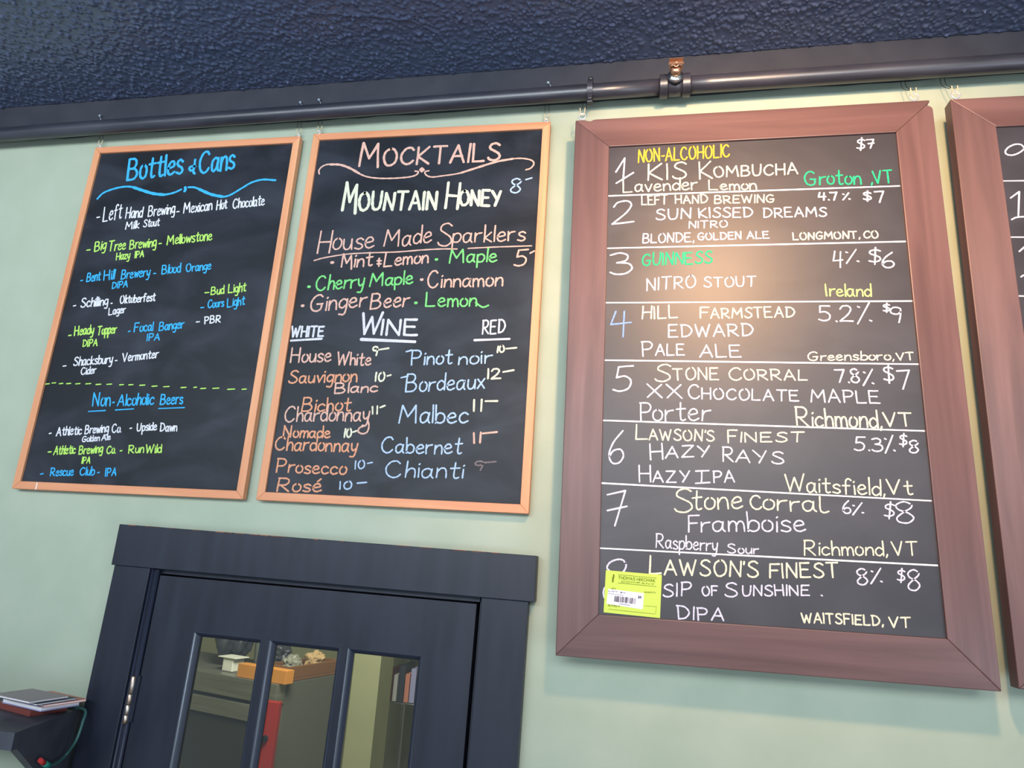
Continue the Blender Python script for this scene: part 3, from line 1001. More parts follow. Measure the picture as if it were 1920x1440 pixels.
lettering(PB, FB, YAP, *z4, [
    ('chalk', 4.6, [('W', 655, 160, 788, 155, 135), ('INE', 792, 160, 1025, 163, 92)]),
    ('chalk', 5.6, [ln(665, 190, 1003, 205)]),
    ('chalk', 3.6, [('WHITE', 222, 175, 428, 170, 62), ln(222, 198, 415, 186, 4)]),
    ('chalk', 3.2, [('RED', 1428, 157, 1575, 147, 85), ln(1380, 195, 1600, 187, 4.2)]),
    ('pink', 3.0, [('House', 218, 335, 470, 330, 88), ('White', 510, 352, 722, 352, 80)]),
    ('cream', 3.2, [('9', 738, 292, 770, 290, 56), ln(778, 255, 838, 246)]),
    ('ice', 3.0, [('Pinot', 978, 350, 1235, 345, 88), ln(950, 268, 985, 258), ('noir', 1280, 347, 1490, 340, 86)]),
    ('cream', 3.2, [('10', 1525, 272, 1570, 270, 40), ln(1580, 249, 1645, 243)]),
    ('orange', 3.0, [('Sauvignon', 205, 468, 635, 455, 80)]),
    ('pink', 3.0, [('Blanc', 497, 530, 765, 520, 64)]),
    ('cream', 3.2, [('10', 755, 452, 812, 452, 55), ln(830, 421, 852, 415)]),
    ('ice', 3.0, [('Bordeaux', 945, 522, 1440, 500, 108), ln(918, 432, 960, 422)]),
    ('cream', 3.4, [('12', 1465, 438, 1550, 436, 60), ln(1562, 396, 1628, 384)]),
    ('orange', 3.0, [('Bichot', 288, 645, 595, 640, 82)]),
    ('pink', 2.9, [('Chardonnay', 178, 710, 712, 702, 96), cv([(704, 690), (714, 735), (702, 775), (672, 786), (646, 772), (656, 748), (690, 735)])]),
    ('cream', 3.2, [ln(737, 660, 736, 615), ln(765, 660, 767, 612), ln(785, 620, 815, 608)]),
    ('ice', 3.2, [('Malbec', 903, 718, 1335, 718, 112)]),
    ('cream', 3.6, [ln(1376, 642, 1378, 572), ln(1422, 642, 1426, 570), ln(1450, 580, 1525, 579)]),
    ('orange', 3.0, [('Nomade', 172, 806, 465, 812, 72)]),
    ('cream', 3.2, [('10', 558, 808, 603, 806, 52), ln(612, 776, 635, 768)]),
    ('orange', 3.0, [('Chardonnay', 118, 888, 635, 900, 88)]),
    ('ice', 3.0, [('Cabernet', 790, 907, 1295, 912, 100)]),
    ('pink', 3.6, [ln(1378, 845, 1376, 782), ln(1415, 842, 1420, 778), ln(1432, 784, 1522, 775)]),
    ('orange', 3.0, [('Prosecco', 125, 1028, 565, 1045, 84)]),
    ('ice', 2.6, [('10', 627, 1008, 688, 1003, 50), ln(705, 973, 735, 967)]),
    ('ice', 2.8, [('Chianti', 818, 1060, 1305, 1066, 102)]),
    ('dim', 3.0, [('9', 1380, 1017, 1435, 1015, 56), ln(1445, 968, 1515, 962)]),
    ('orange', 3.0, [('Ros\u00e9', 128, 1148, 410, 1152, 84)]),
    ('ice', 2.8, [('10', 530, 1135, 605, 1135, 46), ln(640, 1098, 698, 1093)]),
])

# ---- walnut framed tap list
FC = Frame(0.229992, 0.427260, 0.007239)
YC0, YC1, YCP = -0.083, -0.046, -0.0775
IC = (-0.0662, 0.5278, -0.0762, 0.9219)
ic = [IC[0] - FC.px, IC[1] - FC.px, IC[2] - FC.pz, IC[3] - FC.pz]
WC = 0.0782
cX1, cZ1, cX0 = ic[1] + WC, ic[3] + WC, ic[0] - WC
k = 0.0013
chips = {
    'right': [(cX1, cZ1 - 0.022), (cX1 - 0.002, cZ1 - 0.017), (cX1 - 0.009, cZ1 - 0.0135), (cX1 - 0.0125, cZ1 - 0.0125)],
    'top_end': [(cX1 - 0.0125, cZ1 - 0.0125), (cX1 - 0.006, cZ1 - 0.006), (cX1 - 0.004, cZ1 - 0.0025), (cX1 - 0.006, cZ1)],
    'top': [(cX0 + 0.046, cZ1), (cX0 + 0.040, cZ1 - 0.001), (cX0 + 0.036, cZ1 - 0.0042), (cX0 + 0.028, cZ1 - 0.0030), (cX0 + 0.022, cZ1 - 0.0002), (cX0, cZ1)],
}
C, PC, _ = menu_board('menu_chalkboard', FC, IC, WC, YC0, YC1, YCP,
                      'whole walnut framed chalkboard listing taps one to eight with a neon tag in its corner', M['walnut_v'], M['walnut_h'], M['slate_blank'], chips, 0.0016, 0.10)
z5 = (2.5263, (1040, 240))
z6 = (2.5263, (1040, 550))
z7 = (2.5263, (1040, 890))


def rule(panel, fr, y, sc, org, x0, y0, x1, y1, w=2.6):
    ink = Ink(fr, y, sc, org)
    ink.stroke([(x0, y0), (x1, y1)], w, False)
    ink.mb.build('divider_line', M['rule'], panel)


for zz, q in ((z5, (257, 322, 1632, 275)), (z5, (252, 570, 1660, 538)), (z5, (245, 828, 1690, 820)), (z6, (240, 317, 1720, 336)), (z6, (232, 602, 1750, 652)), (z7, (222, 40, 1782, 124)), (z7, (213, 348, 1812, 430))):
    rule(PC, FC, YCP, *zz, *q)
lettering(PC, FC, YCP, *z5, [
    ('lav', 3.2, [ln(290, 209, 332, 143), ln(332, 143, 325, 240), ln(292, 262, 373, 212)]),
    ('yellow', 2.9, [('NON-ALCOHOLIC', 397, 163, 830, 136, 58)]),
    ('lav', 2.9, [('$', 1432, 101, 1468, 99, 46), ('7', 1480, 95, 1518, 95, 40), ln(1484, 75, 1512, 72)]),
    ('butter', 3.1, [('KIS', 443, 248, 628, 240, 76), ('K', 688, 240, 752, 236, 82), ('OMBUCHA', 757, 232, 1155, 218, 50)]),
    ('butter', 2.8, [('Lavender', 325, 305, 675, 290, 58), ('Lemon', 732, 293, 955, 293, 48)]),
    ('mint', 3.0, [('Groton', 1187, 270, 1450, 265, 68), (',', 1500, 263, 1510, 263, 60), ('VT', 1512, 265, 1605, 258, 60)]),
    ('lav', 3.2, [('2', 272, 455, 385, 444, 105)]),
    ('butter', 2.7, [('LEFT', 413, 365, 535, 360, 42), ('HAND', 572, 358, 728, 355, 38), ('BREWING', 758, 358, 1042, 352, 36)]),
    ('lav', 3.4, [('4.7', 1250, 342, 1345, 342, 36), ('%', 1366, 340, 1398, 340, 32), ('$', 1464, 341, 1500, 341, 36), ('7', 1520, 352, 1568, 352, 50)]),
    ('lav', 2.9, [('SUN', 482, 437, 648, 428, 50), ('KISSED', 685, 425, 942, 422, 46), ('DREAMS', 988, 425, 1290, 418, 43)]),
    ('lav', 2.5, [('NITRO', 637, 475, 820, 470, 32)]),
    ('lav', 2.7, [('BLONDE,', 418, 545, 658, 538, 42), ('GOLDEN', 680, 532, 885, 525, 33), ('ALE', 912, 525, 1018, 523, 33)]),
    ('butter', 2.8, [('LONGMONT,', 1130, 530, 1444, 522, 33), ('CO', 1465, 523, 1535, 520, 33)]),
    ('lav', 3.2, [('3', 264, 696, 380, 690, 98)]),
    ('mint', 2.9, [('GUINNESS', 415, 652, 748, 640, 56)]),
    ('lav', 2.9, [('4', 1320, 662, 1370, 660, 78), ('%', 1382, 642, 1440, 640, 62)]),
    ('lav', 3.2, [('$', 1490, 638, 1545, 635, 60), ('6', 1552, 660, 1615, 660, 74)]),
    ('lav', 2.8, [('NITRO', 437, 770, 670, 755, 56), ('STOUT', 708, 755, 955, 750, 46)]),
    ('pale_lime', 3.0, [('Ireland', 1288, 796, 1498, 796, 58)]),
])
lettering(PC, FC, YCP, *z6, [
    ('peri', 3.1, [ln(290, 86, 266, 148), ln(266, 148, 362, 138), ln(330, 85, 324, 206)]),
    ('butter', 3.0, [('HILL', 415, 122, 585, 116, 58), ('F', 690, 118, 735, 118, 52), ('ARMSTEAD', 740, 118, 1140, 112, 47)]),
    ('lav', 3.1, [('5.2', 1252, 130, 1420, 135, 74), ('%', 1435, 143, 1500, 140, 92), ('$', 1557, 86, 1588, 84, 32), ('9', 1594, 138, 1648, 138, 70)]),
    ('lav', 3.1, [('EDWARD', 540, 207, 945, 200, 56)]),
    ('lav', 3.0, [('P', 415, 298, 470, 296, 70), ('ALE', 478, 294, 618, 292, 52), ('ALE', 688, 302, 888, 300, 58)]),
    ('butter', 2.7, [('Greensboro,', 1200, 318, 1605, 316, 42), ('VT', 1620, 318, 1705, 315, 34)]),
    ('lav', 3.3, [('5', 276, 466, 375, 460, 120)]),
    ('butter', 2.9, [('S', 475, 418, 552, 415, 82), ('TONE', 562, 410, 780, 410, 54), ('C', 828, 412, 890, 412, 60), ('ORRAL', 897, 410, 1200, 412, 48)]),
    ('lav', 3.3, [('7.8', 1330, 420, 1450, 425, 62), ('%', 1462, 437, 1510, 436, 78), ('$', 1562, 415, 1608, 415, 66), ('7', 1624, 455, 1690, 455, 92)]),
    ('lav', 3.0, [('XX', 440, 492, 610, 498, 64), ('C', 635, 498, 690, 500, 64), ('HOCOLATE', 698, 500, 1160, 510, 50), ('MAPLE', 1215, 514, 1545, 520, 58)]),
    ('lav', 3.0, [('P', 405, 603, 462, 603, 82), ('orter', 468, 604, 735, 604, 92)]),
    ('butter', 3.4, [('R', 1145, 630, 1210, 632, 94), ('ichmond,', 1222, 632, 1548, 636, 84), ('VT', 1560, 628, 1700, 630, 64)]),
    ('lav', 3.1, [('6', 255, 805, 333, 800, 145)]),
    ('butter', 2.9, [('L', 385, 692, 445, 692, 72), ("AWSON'S", 448, 694, 758, 700, 50), ('F', 822, 707, 870, 707, 58), ('INEST', 882, 705, 1185, 703, 45)]),
    ('lav', 3.1, [('5.3', 1420, 744, 1560, 748, 62), ('%', 1566, 757, 1612, 755, 80), ('$', 1634, 720, 1668, 719, 46), ('8', 1682, 755, 1728, 755, 60)]),
    ('lav', 3.0, [('H', 455, 788, 518, 785, 72), ('AZY', 525, 780, 738, 772, 52), ('R', 795, 795, 850, 797, 66), ('AYS', 858, 798, 1090, 808, 58)]),
    ('lav', 3.0, [('H', 402, 892, 460, 892, 76), ('AZY', 466, 893, 640, 895, 50), ('I', 695, 897, 700, 897, 55), ln(668, 900, 735, 896), ln(668, 842, 730, 840), ('PA', 752, 896, 855, 893, 52)]),
])
lettering(PC, FC, YCP, *z7, [
    ('butter', 3.1, [('W', 1095, 80, 1190, 78, 78), ('aitsfield,', 1198, 82, 1562, 98, 76), ('Vt', 1575, 92, 1695, 95, 66)]),
    ('lav', 3.3, [ln(250, 95, 335, 76), ln(335, 76, 285, 242), ln(250, 170, 342, 150)]),
    ('butter', 3.1, [('S', 570, 180, 660, 176, 108), ('tone', 652, 168, 888, 157, 98), ('C', 930, 162, 985, 165, 68), ('orra', 990, 166, 1238, 176, 86), cv([(1255, 105), (1258, 165), (1275, 180), (1298, 174)])]),
    ('lav', 3.0, [('6', 1367, 182, 1408, 182, 60), ('%', 1412, 190, 1462, 186, 52), ('$', 1562, 200, 1608, 198, 62), ('8', 1625, 230, 1715, 228, 98)]),
    ('lav', 3.0, [('F', 635, 272, 690, 270, 78), ('ramboise', 695, 270, 1188, 270, 88)]),
    ('lav', 2.6, [('Raspberry', 478, 346, 770, 362, 66), ('Sour', 820, 370, 965, 375, 44)]),
    ('butter', 2.9, [('Richmond,', 1180, 380, 1575, 383, 68), ('VT', 1602, 383, 1725, 380, 62)]),
    ('lav', 3.2, [cv([(335, 420), (322, 404), (295, 402), (262, 416), (248, 440), (262, 458), (290, 490), (320, 540), (318, 580), (280, 602), (242, 590), (231, 560), (242, 530), (285, 500), (325, 460), (338, 435), (335, 420)])]),
    ('butter', 3.4, [('L', 450, 468, 510, 466, 85), ("AWSON'S", 520, 474, 968, 484, 72), ('FINEST', 1020, 488, 1350, 485, 66)]),
    ('lav', 3.1, [('8', 1437, 522, 1490, 520, 78), ('%', 1498, 518, 1550, 516, 70), ('$', 1624, 503, 1658, 502, 50), ('8', 1677, 548, 1738, 546, 100)]),
    ('lav', 3.0, [('SIP', 515, 578, 650, 572, 60), ('OF', 700, 572, 775, 572, 45), ('S', 808, 577, 870, 577, 66), ('UNSHINE', 890, 574, 1210, 572, 48)]),
    ('lav', 3.0, [('DIPA', 582, 684, 805, 692, 60)]),
    ('butter', 3.2, [('WAITSFIELD,', 1172, 700, 1555, 714, 46), ('VT', 1585, 724, 1690, 722, 46)]),
    ('lav', 2.6, [ln(1262, 571, 1268, 574)]),
])

# ---- the next tap list, cut off by the frame of the photograph
FD = Frame(0.638750 + 0.3762, 0.4291, 0.0)
dX0, dZ1 = 0.63875, 1.0067
ID = (dX0 + 0.0735, dX0 + 0.0735 + 0.594, dZ1 - 0.0782 - 0.998, dZ1 - 0.0805)
Dd, PD, _ = menu_board('menu_chalkboard', FD, ID, 0.0755, YC0, YC1, YCP,
                       'walnut framed chalkboard at the right edge of the photo, taps nine to eleven', M['walnut_v'], M['walnut_h'], M['slate_blank'], None, 0.0016, 0.10)
for o in Dd.children:
    if o.name.startswith('frame_rail'):
        o.data.materials.append(M['walnut_side'])
z8 = (4.8, (1700, 120))
lettering(PD, FD, YCP, *z8, [
    ('lav', 3.4, [cv([(1068, 790), (1056, 755), (1030, 728), (990, 722), (950, 732), (910, 755), (888, 785), (895, 810), (935, 822), (985, 812), (1030, 788), (1068, 760), (1080, 820), (1075, 920)])]),
    ('lav', 3.4, [ln(935, 1206, 1012, 1150), ln(1012, 1150, 1004, 1370), cv([(945, 1400), (975, 1385), (1010, 1378), (1075, 1374)]),
                  cv([(1130, 1160), (1090, 1200), (1080, 1290), (1110, 1360), (1160, 1340), (1180, 1250), (1165, 1170), (1130, 1160)])]),
])
z9 = (3.13, (1840, 240))
rule(PD, FD, YCP, *z9, 117, 311, 420, 309, 2.6)
rule(PD, FD, YCP, *z9, 168, 641, 480, 643, 2.6)
rule(PD, FD, YCP, *z9, 220, 986, 560, 996, 2.6)
lettering(PD, FD, YCP, *z9, [('lav', 3.2, [ln(222, 725, 262, 690), ln(262, 690, 258, 850), cv([(232, 874), (255, 862), (300, 858)]), ln(300, 725, 340, 692), ln(340, 692, 338, 850)])])

# darker edge on the outer side of the walnut frame is the same wood: keep one material per rail
for root in (Dd,):
    for o in root.children:
        if o.name.startswith('frame_rail') and len(o.data.materials) > 1:
            o.data.materials.pop(index=1)

# ---- screw eyes and the wires they hang from
hang = []
for root, fr, inn, wid, u, v, y, rad, wire, npx, lab in (
    (A, FA, IA, 0.0185, 187, 272, -0.014, 0.0050, 0.0013, (187, 217), 'bent brass wire on a nail at the left corner of the Bottles & Cans board'),
    (A, FA, IA, 0.0185, 559.5, 250, -0.014, 0.0050, 0.0013, (563, 192), 'bent brass wire on a nail at the right corner of the Bottles & Cans board'),
    (B, FB, IB, 0.0185, 598.5, 247, -0.014, 0.0050, 0.0013, (598, 187), 'bent brass wire on a nail at the left corner of the Mocktails board'),
    (B, FB, IB, 0.0185, 1024.5, 224, -0.014, 0.0050, 0.0013, (1028, 155), 'bent brass wire on a nail at the right corner of the Mocktails board'),
    (C, FC, ic, WC, 1092, 212, -0.065, 0.0080, 0.0016, None, 'bent brass wire at the walnut board corner beside the ring clamp'),
    (C, FC, ic, WC, 1714, 180, -0.065, 0.0080, 0.0016, None, 'bent brass wire at the chipped right corner of the whole walnut board'),
    (Dd, FD, [ID[0] - FD.px, ID[1] - FD.px, ID[2] - FD.pz, ID[3] - FD.pz], 0.0755, 1791, 170, -0.065, 0.0080, 0.0016, None, 'bent brass wire at the corner of the rightmost chalkboard'),
):
    ex, ez = screw_eye(root, fr, u, v, y, rad, wire, inn[3] + wid)
    hanging_wire(fr, ex, ez, y, rad, lab, npx)

# ---- neon auction tag on the tap list
YT = YCP - 0.0012
q = [FC(*p, YT) for p in ((1136, 1069), (1241, 1078), (1237.5, 1159), (1131.7, 1148))]
tg = empty('paper_tag', tuple(w_of(FC, q[3][0], 0, q[3][1])), 'neon yellow paper tag with a white barcode sticker, taped on the tap list corner', 'tag', roty=-FC.rot)
off = np.array([q[3][0], q[3][1]])
loc2 = lambda p: (p[0] - off[0], p[1] - off[1])
MB().prism([loc2(p) for p in q], YT - 0.0004, YT + 0.0004).build('paper', M['tag'], tg)
zt_ = (12.0, (1120, 1050))


class TagFrame:
    def __call__(self, u, v, y):
        p = FC(u, v, y)
        return (p[0] - off[0], p[1] - off[1])


TF = TagFrame()


def tag_ink(items, y, mname, pname, parent):
    ink = Ink(TF, y, *zt_)
    for it in items:
        if isinstance(it[0], str):
            ink.word(*it[:6], it[6])
        else:
            ink.stroke(it[0], it[1], it[2])
    return ink.mb.build(pname, M[mname], parent)


tag_ink([ln(475, 330, 1330, 405, .7), ln(460, 515, 1330, 597, .7),
         ('THOMAS', 470, 425, 850, 462, 66, .8), ('HIRCHAK', 890, 466, 1310, 497, 66, .8), ('COMPANY', 540, 500, 1290, 560, 34, .6),
         cv([(365, 335), (372, 370), (352, 420), (348, 490)], 2.6), cv([(340, 400), (362, 380), (380, 370)], 1.6), cv([(352, 400), (356, 440), (350, 450)], 2.6),
         ('LOT #', 310, 650, 410, 660, 30, .5), ('QUANTITY', 1060, 735, 1320, 752, 30, .5), ('BUYER #', 250, 1035, 500, 1058, 32, .55),
         ln(250, 1105, 1290, 1215, .5), ln(1070, 1030, 1330, 1050, .5), ln(1330, 1050, 1310, 1215, .5)], YT - 0.0006, 'ink', 'print', tg)
sq = [TF(1120 + a / 12, 1050 + b / 12, YT - 0.0008) for a, b in ((245, 650), (1050, 745), (1020, 1110), (205, 985))]
stk = MB().prism(sq, YT - 0.0009, YT - 0.0003).build('barcode_sticker', M['sticker'], tg)
stk['label'] = 'white barcode sticker'
bars = []
t = 0.0
while t < 1.0:
    w = random.choice((1.0, 1.0, 1.8, 2.6))
    x = 395 + 475 * t
    y = 812 + 58 * t
    bars.append(([(x, y), (x - 14, y + 118)], w * 0.75, False))
    t += (w * 9 + random.choice((7, 9, 14, 20))) / 475
tag_ink(bars + [('34', 915, 862, 990, 870, 55, 1.0), ('LOT 34', 255, 705, 640, 755, 22, .5), ln(250, 750, 590, 798, .5), ln(500, 985, 740, 1022, .7)], YT - 0.0010, 'ink_grey', 'barcode', stk)

# ------------------------------------------------------------------ door and casing


def HP(u, v, y=YC):
    return HF(u, v, y)


def hroot(name, label, cat, kind='structure'):
    return empty(name, HF.loc(), label, cat, roty=-HF.rot, kind=kind)


hdr = hroot('trim_2', 'dark navy flat door header board over the glazed door', 'trim')
a, b, c, d = HP(224, 982), HP(1006.5, 1043), HP(1002, 1130), HP(208.5, 1058)
hz1, hz0 = (a[1] + b[1]) / 2, (c[1] + d[1]) / 2
MB().prism([(a[0], hz1), (b[0], hz1), (c[0], hz0), (d[0], hz0)], YC, 0.0).build('header_board', M['door'], hdr, 0.0012)
paint = MB()
for i in range(26):
    x = random.uniform(a[0] + .02, b[0] - .01)
    paint.box(x, x + random.uniform(.006, .03), YC - .0003, YC + 0.02, hz1 - random.uniform(.0006, .0016), hz1 + .0003)
pch = paint.build('paint_chips', M['chips'], hdr)
pch['label'] = 'chipped top edge showing bare wood'
zb = -(Z0 + HF.pz)
lx0 = HP(214.6, 1059.6, YC + .004)[0]
lx1 = HP(281, 1066, YC + .004)[0]
lc = hroot('trim_3', 'dark navy casing board at the left, hinge side of the door', 'trim')
MB().box(lx0, lx1, YC + .004, 0.0, zb, hz0).build('casing_board', M['door'], lc, 0.0015)
rx0 = HP(902.5, 1127, YC + .004)[0]
rx1 = HP(990.5, 1130, YC + .004)[0]
rc = hroot('trim_4', 'dark navy casing board at the right, latch side of the door', 'trim')
MB().box(rx0, rx1, YC + .004, 0.0, zb, hz0).build('casing_board', M['door'], rc, 0.0015)
# jamb lining
jm = hroot('trim_5', 'dark navy door jamb lining with a rounded stop bead', 'trim')
YS = -0.012                                         # door face
sx0 = HP(301, 1076, YS)[0]
sx1 = HP(893.5, 1134, YS)[0]
sz1 = (HP(301, 1077, YS)[1] + HP(893, 1134.5, YS)[1]) / 2
mb = MB()
mb.box(lx1 - 0.004, sx0 - 0.003, YS + 0.002, 0.11, zb, sz1 + .016)
mb.box(sx1 + 0.005, rx0 + 0.012, YS + 0.012, 0.11, zb, sz1 + .016)
mb.box(sx0 - 0.003, sx1 + 0.005, YS + 0.006, 0.11, sz1 + 0.004, sz1 + 0.018)
mb.box(lx1, rx0, YS + 0.041, 0.11, sz1 - 0.02, sz1 + .018)
mb.box(sx1 - 0.015, rx0 + .01, YS + 0.041, 0.11, zb, sz1 + .016)
mb.box(lx1 - .004, sx0 + 0.012, YS + 0.041, 0.11, zb, sz1 + .016)
mb.build('jamb', M['door'], jm)
mb = MB()
bx = (lx1 + sx0 - 0.003) / 2
mb.tube([(lx1 + 0.0035, YS - 0.006, zb), (lx1 + 0.0035, YS - 0.006, hz0 - 0.001)], 0.0035, 12)
mb.tube([(sx0 - 0.005, YS - 0.003, zb), (sx0 - 0.005, YS - 0.003, hz0 - 0.004)], 0.0045, 12)
mb.box(lx1, sx0 - 0.003, YS - 0.004, YS + 0.004, zb, hz0 - 0.003)
mb.build('stop_bead', M['door_gloss'], jm)

door = hroot('door_1', 'dark navy door with three tall glass panes under the pine framed boards', 'door')
YG = YS + 0.014
opx = []
for (u0, v0), (u1, v1) in (((363, 1184), (491, 1197)), ((505, 1199), (638, 1214)), ((652, 1216), (791.6, 1229))):
    p, r = HP(u0, v0, YS), HP(u1, v1, YS)
    opx.append((p[0], r[0], (p[1] + r[1]) / 2))
oz = sum(o_[2] for o_ in opx) / 3
ozb = -1.05
mb = MB()
YB = YS + 0.038
mb.box(sx0, opx[0][0], YS, YB, zb + .008, sz1)
mb.box(opx[2][1], sx1, YS, YB, zb + .008, sz1)
mb.box(opx[0][0], opx[2][1], YS, YB, oz, sz1)
mb.box(opx[0][0], opx[2][1], YS, YB, zb + .008, ozb)
mb.build('door_slab', M['door'], door)
for i in (0, 1):
    MB().box(opx[i][1], opx[i + 1][0], YS, YB, ozb, oz).build('glazing_bar', M['door'], door, 0.001)
for x0, x1, _ in opx:
    g = MB().box(x0 + .001, x1 - .001, YG, YG + 0.003, ozb + .001, oz - .001).build('pane', M['glass'], door)
    mb = MB()
    w = 0.0105
    A0 = [(x0, YS + .001, oz), (x1, YS + .001, oz), (x1, YS + .001, ozb), (x0, YS + .001, ozb)]
    A1 = [(x0 + w, YG - .0005, oz - w), (x1 - w, YG - .0005, oz - w), (x1 - w, YG - .0005, ozb + w), (x0 + w, YG - .0005, ozb + w)]
    NB = 6
    rings = []
    for q_ in range(NB + 1):
        an = math.pi / 2 * q_ / NB
        dx_, dy_ = w * (1 - math.cos(an)), (YG - .0005 - YS - .001) * math.sin(an)
        dx_, dy_ = w * q_ / NB * 0.5 + dx_ * 0.5, (YG - .0005 - YS - .001) * q_ / NB * 0.5 + 0.5 * (YG - .0005 - YS - .001) * (1 - math.cos(an))
        yy_ = YS + .001 + dy_ - 0.0022 * math.sin(math.pi * q_ / NB)
        rings.append([(x0 + dx_, yy_, oz - dx_), (x1 - dx_, yy_, oz - dx_), (x1 - dx_, yy_, ozb + dx_), (x0 + dx_, yy_, ozb + dx_)])
    for ra, rb in zip(rings[:-1], rings[1:]):
        for i in range(4):
            j = (i + 1) % 4
            mb.poly([rb[i], rb[j], ra[j], ra[i]])
    mb.build('glazing_bead', M['door_gloss'], door)
# hinge
hp0, hp1 = HP(256, 1265, YS - .006), HP(237, 1356, YS - .006)
hx = (hp0[0] + hp1[0]) / 2 + 0.0
hng = bpy.data.objects.new('hinge', None)
COL.objects.link(hng)
hng.parent = door
hlen = hp0[1] - hp1[1]
hx = sx0 - 0.0075
for i, (a_, b_) in enumerate(((0.0, 0.17), (0.18, 0.375), (0.385, 0.60), (0.61, 0.97))):
    mb = MB()
    za, zbb = hp1[1] + hlen * a_, hp1[1] + hlen * b_
    mb.tube([(hx, YS - 0.009, za), (hx, YS - 0.009, za + .0006), (hx, YS - 0.009, zbb - .0006), (hx, YS - 0.009, zbb)], [0.0042, 0.0048, 0.0048, 0.0042], 14)
    kn = mb.build('knuckle', M['hinge'], hng)
mb = MB()
mb.box(hx, sx0 + 0.004, YS - 0.004, YS - 0.0005, hp1[1] + .002, hp0[1] - .002)
mb.build('leaf', M['door'], hng)

# ------------------------------------------------------------------ corner shelf with booklets and a cable
zs = (ray(158, 1322, 0.0)[2] + ray(60, 1316, 0.0)[2]) / 2


def on_z(u, v, z):
    d_ = RIGHT * (u - 960) / F - UP * (v - 720) / F + FWD
    t_ = (z - Z0) / d_[2]
    return CAMPOS + d_ * t_


fc = on_z(28, 1374.5, zs)
xr = lambda y: ray(157, 1335, y)[0]
sxr = ray(158, 1325, -0.002)[0]
depth = fc[1]
shf = empty('wall_shelf', (fc[0], 0, zs), 'dark blue grey wall shelf at lower left beside the door casing', 'shelf')
X1 = fc[0]
mb = MB()
# plan outline: right side runs from the wall by the casing to the front corner
plan = [(-0.62, 0.0), (-0.62, depth), (0.0, depth), (sxr - X1, -0.002), (sxr - X1, 0.0)]
th = 0.030
nv = len(mb.v)
mb.poly([(x, y, 0) for x, y in plan])
mb.poly([(x, y, -th) for x, y in plan][::-1])
for i in range(len(plan)):
    j = (i + 1) % len(plan)
    mb.poly([(*plan[i], 0), (*plan[i], -th), (*plan[j], -th), (*plan[j], 0)])
mb.build('shelf_board', M['shelf'], shf, 0.001)
mb = MB()
# bracket panel under the right side
e0 = np.array([sxr - X1, -0.001])
e1 = np.array([0.0, depth])
inn = np.array([-0.02, 0.0])
pf = e1 * 0.93 + e0 * 0.07
v_ = [(e0[0], e0[1], -th), (pf[0], pf[1], -th), (pf[0] * .5 + e0[0] * .5, (pf[1] + e0[1]) * .5, -0.11), (e0[0], e0[1], -0.26)]
v2 = [(x + inn[0], min(y, 0), z) for x, y, z in v_]
mb.poly(v_[::-1])
mb.poly(v2)
for i in range(4):
    j = (i + 1) % 4
    mb.poly([v_[i], v_[j], v2[j], v2[i]])
mb.build('bracket', M['shelf'], shf)


def booklet(u, v, z, w, d_, h, rot, cover, label, tilt=0.0, pages='paper'):
    p = on_z(u, v, z)
    o = empty('booklet', (p[0], p[1], z + 0.0003), label, 'booklet', 'booklets on the corner shelf', rotz=math.radians(rot))
    o.rotation_euler = (0, math.radians(tilt), math.radians(rot))
    t_ = min(0.0022, h * .3)
    MB().box(-w + .001, -.0004, .0004, d_ - .0004, t_, h - t_).build('pages', M[pages], o)
    mb = MB()
    mb.box(-w, 0, 0, d_, 0, t_)
    mb.box(-w, 0, 0, d_, h - t_, h)
    mb.box(-w, -w + .001, 0, d_, t_, h - t_)
    mb.build('cover', M[cover], o)
    return p


zz = zs
booklet(55, 1344, zz, 0.125, 0.075, 0.011, -17, 'cover_red', 'red brown booklet at the bottom of the shelf pile', pages='cover_red')
zz += 0.0118
booklet(76, 1335, zz, 0.125, 0.080, 0.010, -14, 'cover_violet', 'white paged booklet with a violet cover lying second from the bottom of the pile')
zz += 0.0108
booklet(82, 1327, zz, 0.12, 0.086, 0.005, -16, 'cover_rust', 'thin booklet with a rust cover edge in the middle of the pile')
zz += 0.0058
booklet(68, 1324, zz, 0.12, 0.082, 0.004, -13, 'cover_dark', 'thin booklet with a dark slate cover under the topmost one')
zz += 0.0048
booklet(54, 1320, zz, 0.115, 0.080, 0.004, -13, 'cover_grey', 'topmost grey mauve booklet of the shelf pile')

cab = MB()
def off_panel(u, v, gap):
    """depth at which the line of sight passes just in front of the shelf's right side"""
    lo_, hi_ = -0.34, -0.004
    for _ in range(40):
        md = (lo_ + hi_) / 2
        p_ = ray(u, v, md)
        xl = sxr + (fc[0] - sxr) * (p_[1] / depth)
        if p_[0] - xl > gap:
            lo_ = md
        else:
            hi_ = md
    return ray(u, v, lo_)


cpx = [(118, 1322, -0.02), (140, 1326, -0.03), (160, 1332, -0.036)]
pts = [ray(u, v, y) for u, v, y in cpx] + [ray(156, 1352, -0.05), ray(143, 1388, -0.062)] + [off_panel(u, v, 0.012) for u, v in ((125, 1414), (108, 1430), (92, 1436))]
c0 = pts[0].copy()
pp = [p - c0 for p in pts]
P = []
for i in range(len(pp) - 1):
    p0, p1, p2, p3 = pp[max(i - 1, 0)], pp[i], pp[i + 1], pp[min(i + 2, len(pp) - 1)]
    for s in range(6):
        t_ = s / 6
        P.append(0.5 * ((2 * p1) + (-p0 + p2) * t_ + (2 * p0 - 5 * p1 + 4 * p2 - p3) * t_ * t_ + (-p0 + 3 * p1 - 3 * p2 + p3) * t_ ** 3))
P.append(pp[-1])
cr_ = empty('cable', tuple(c0), 'thin green cable drooping from the shelf past the door casing with a red plug', 'cable')
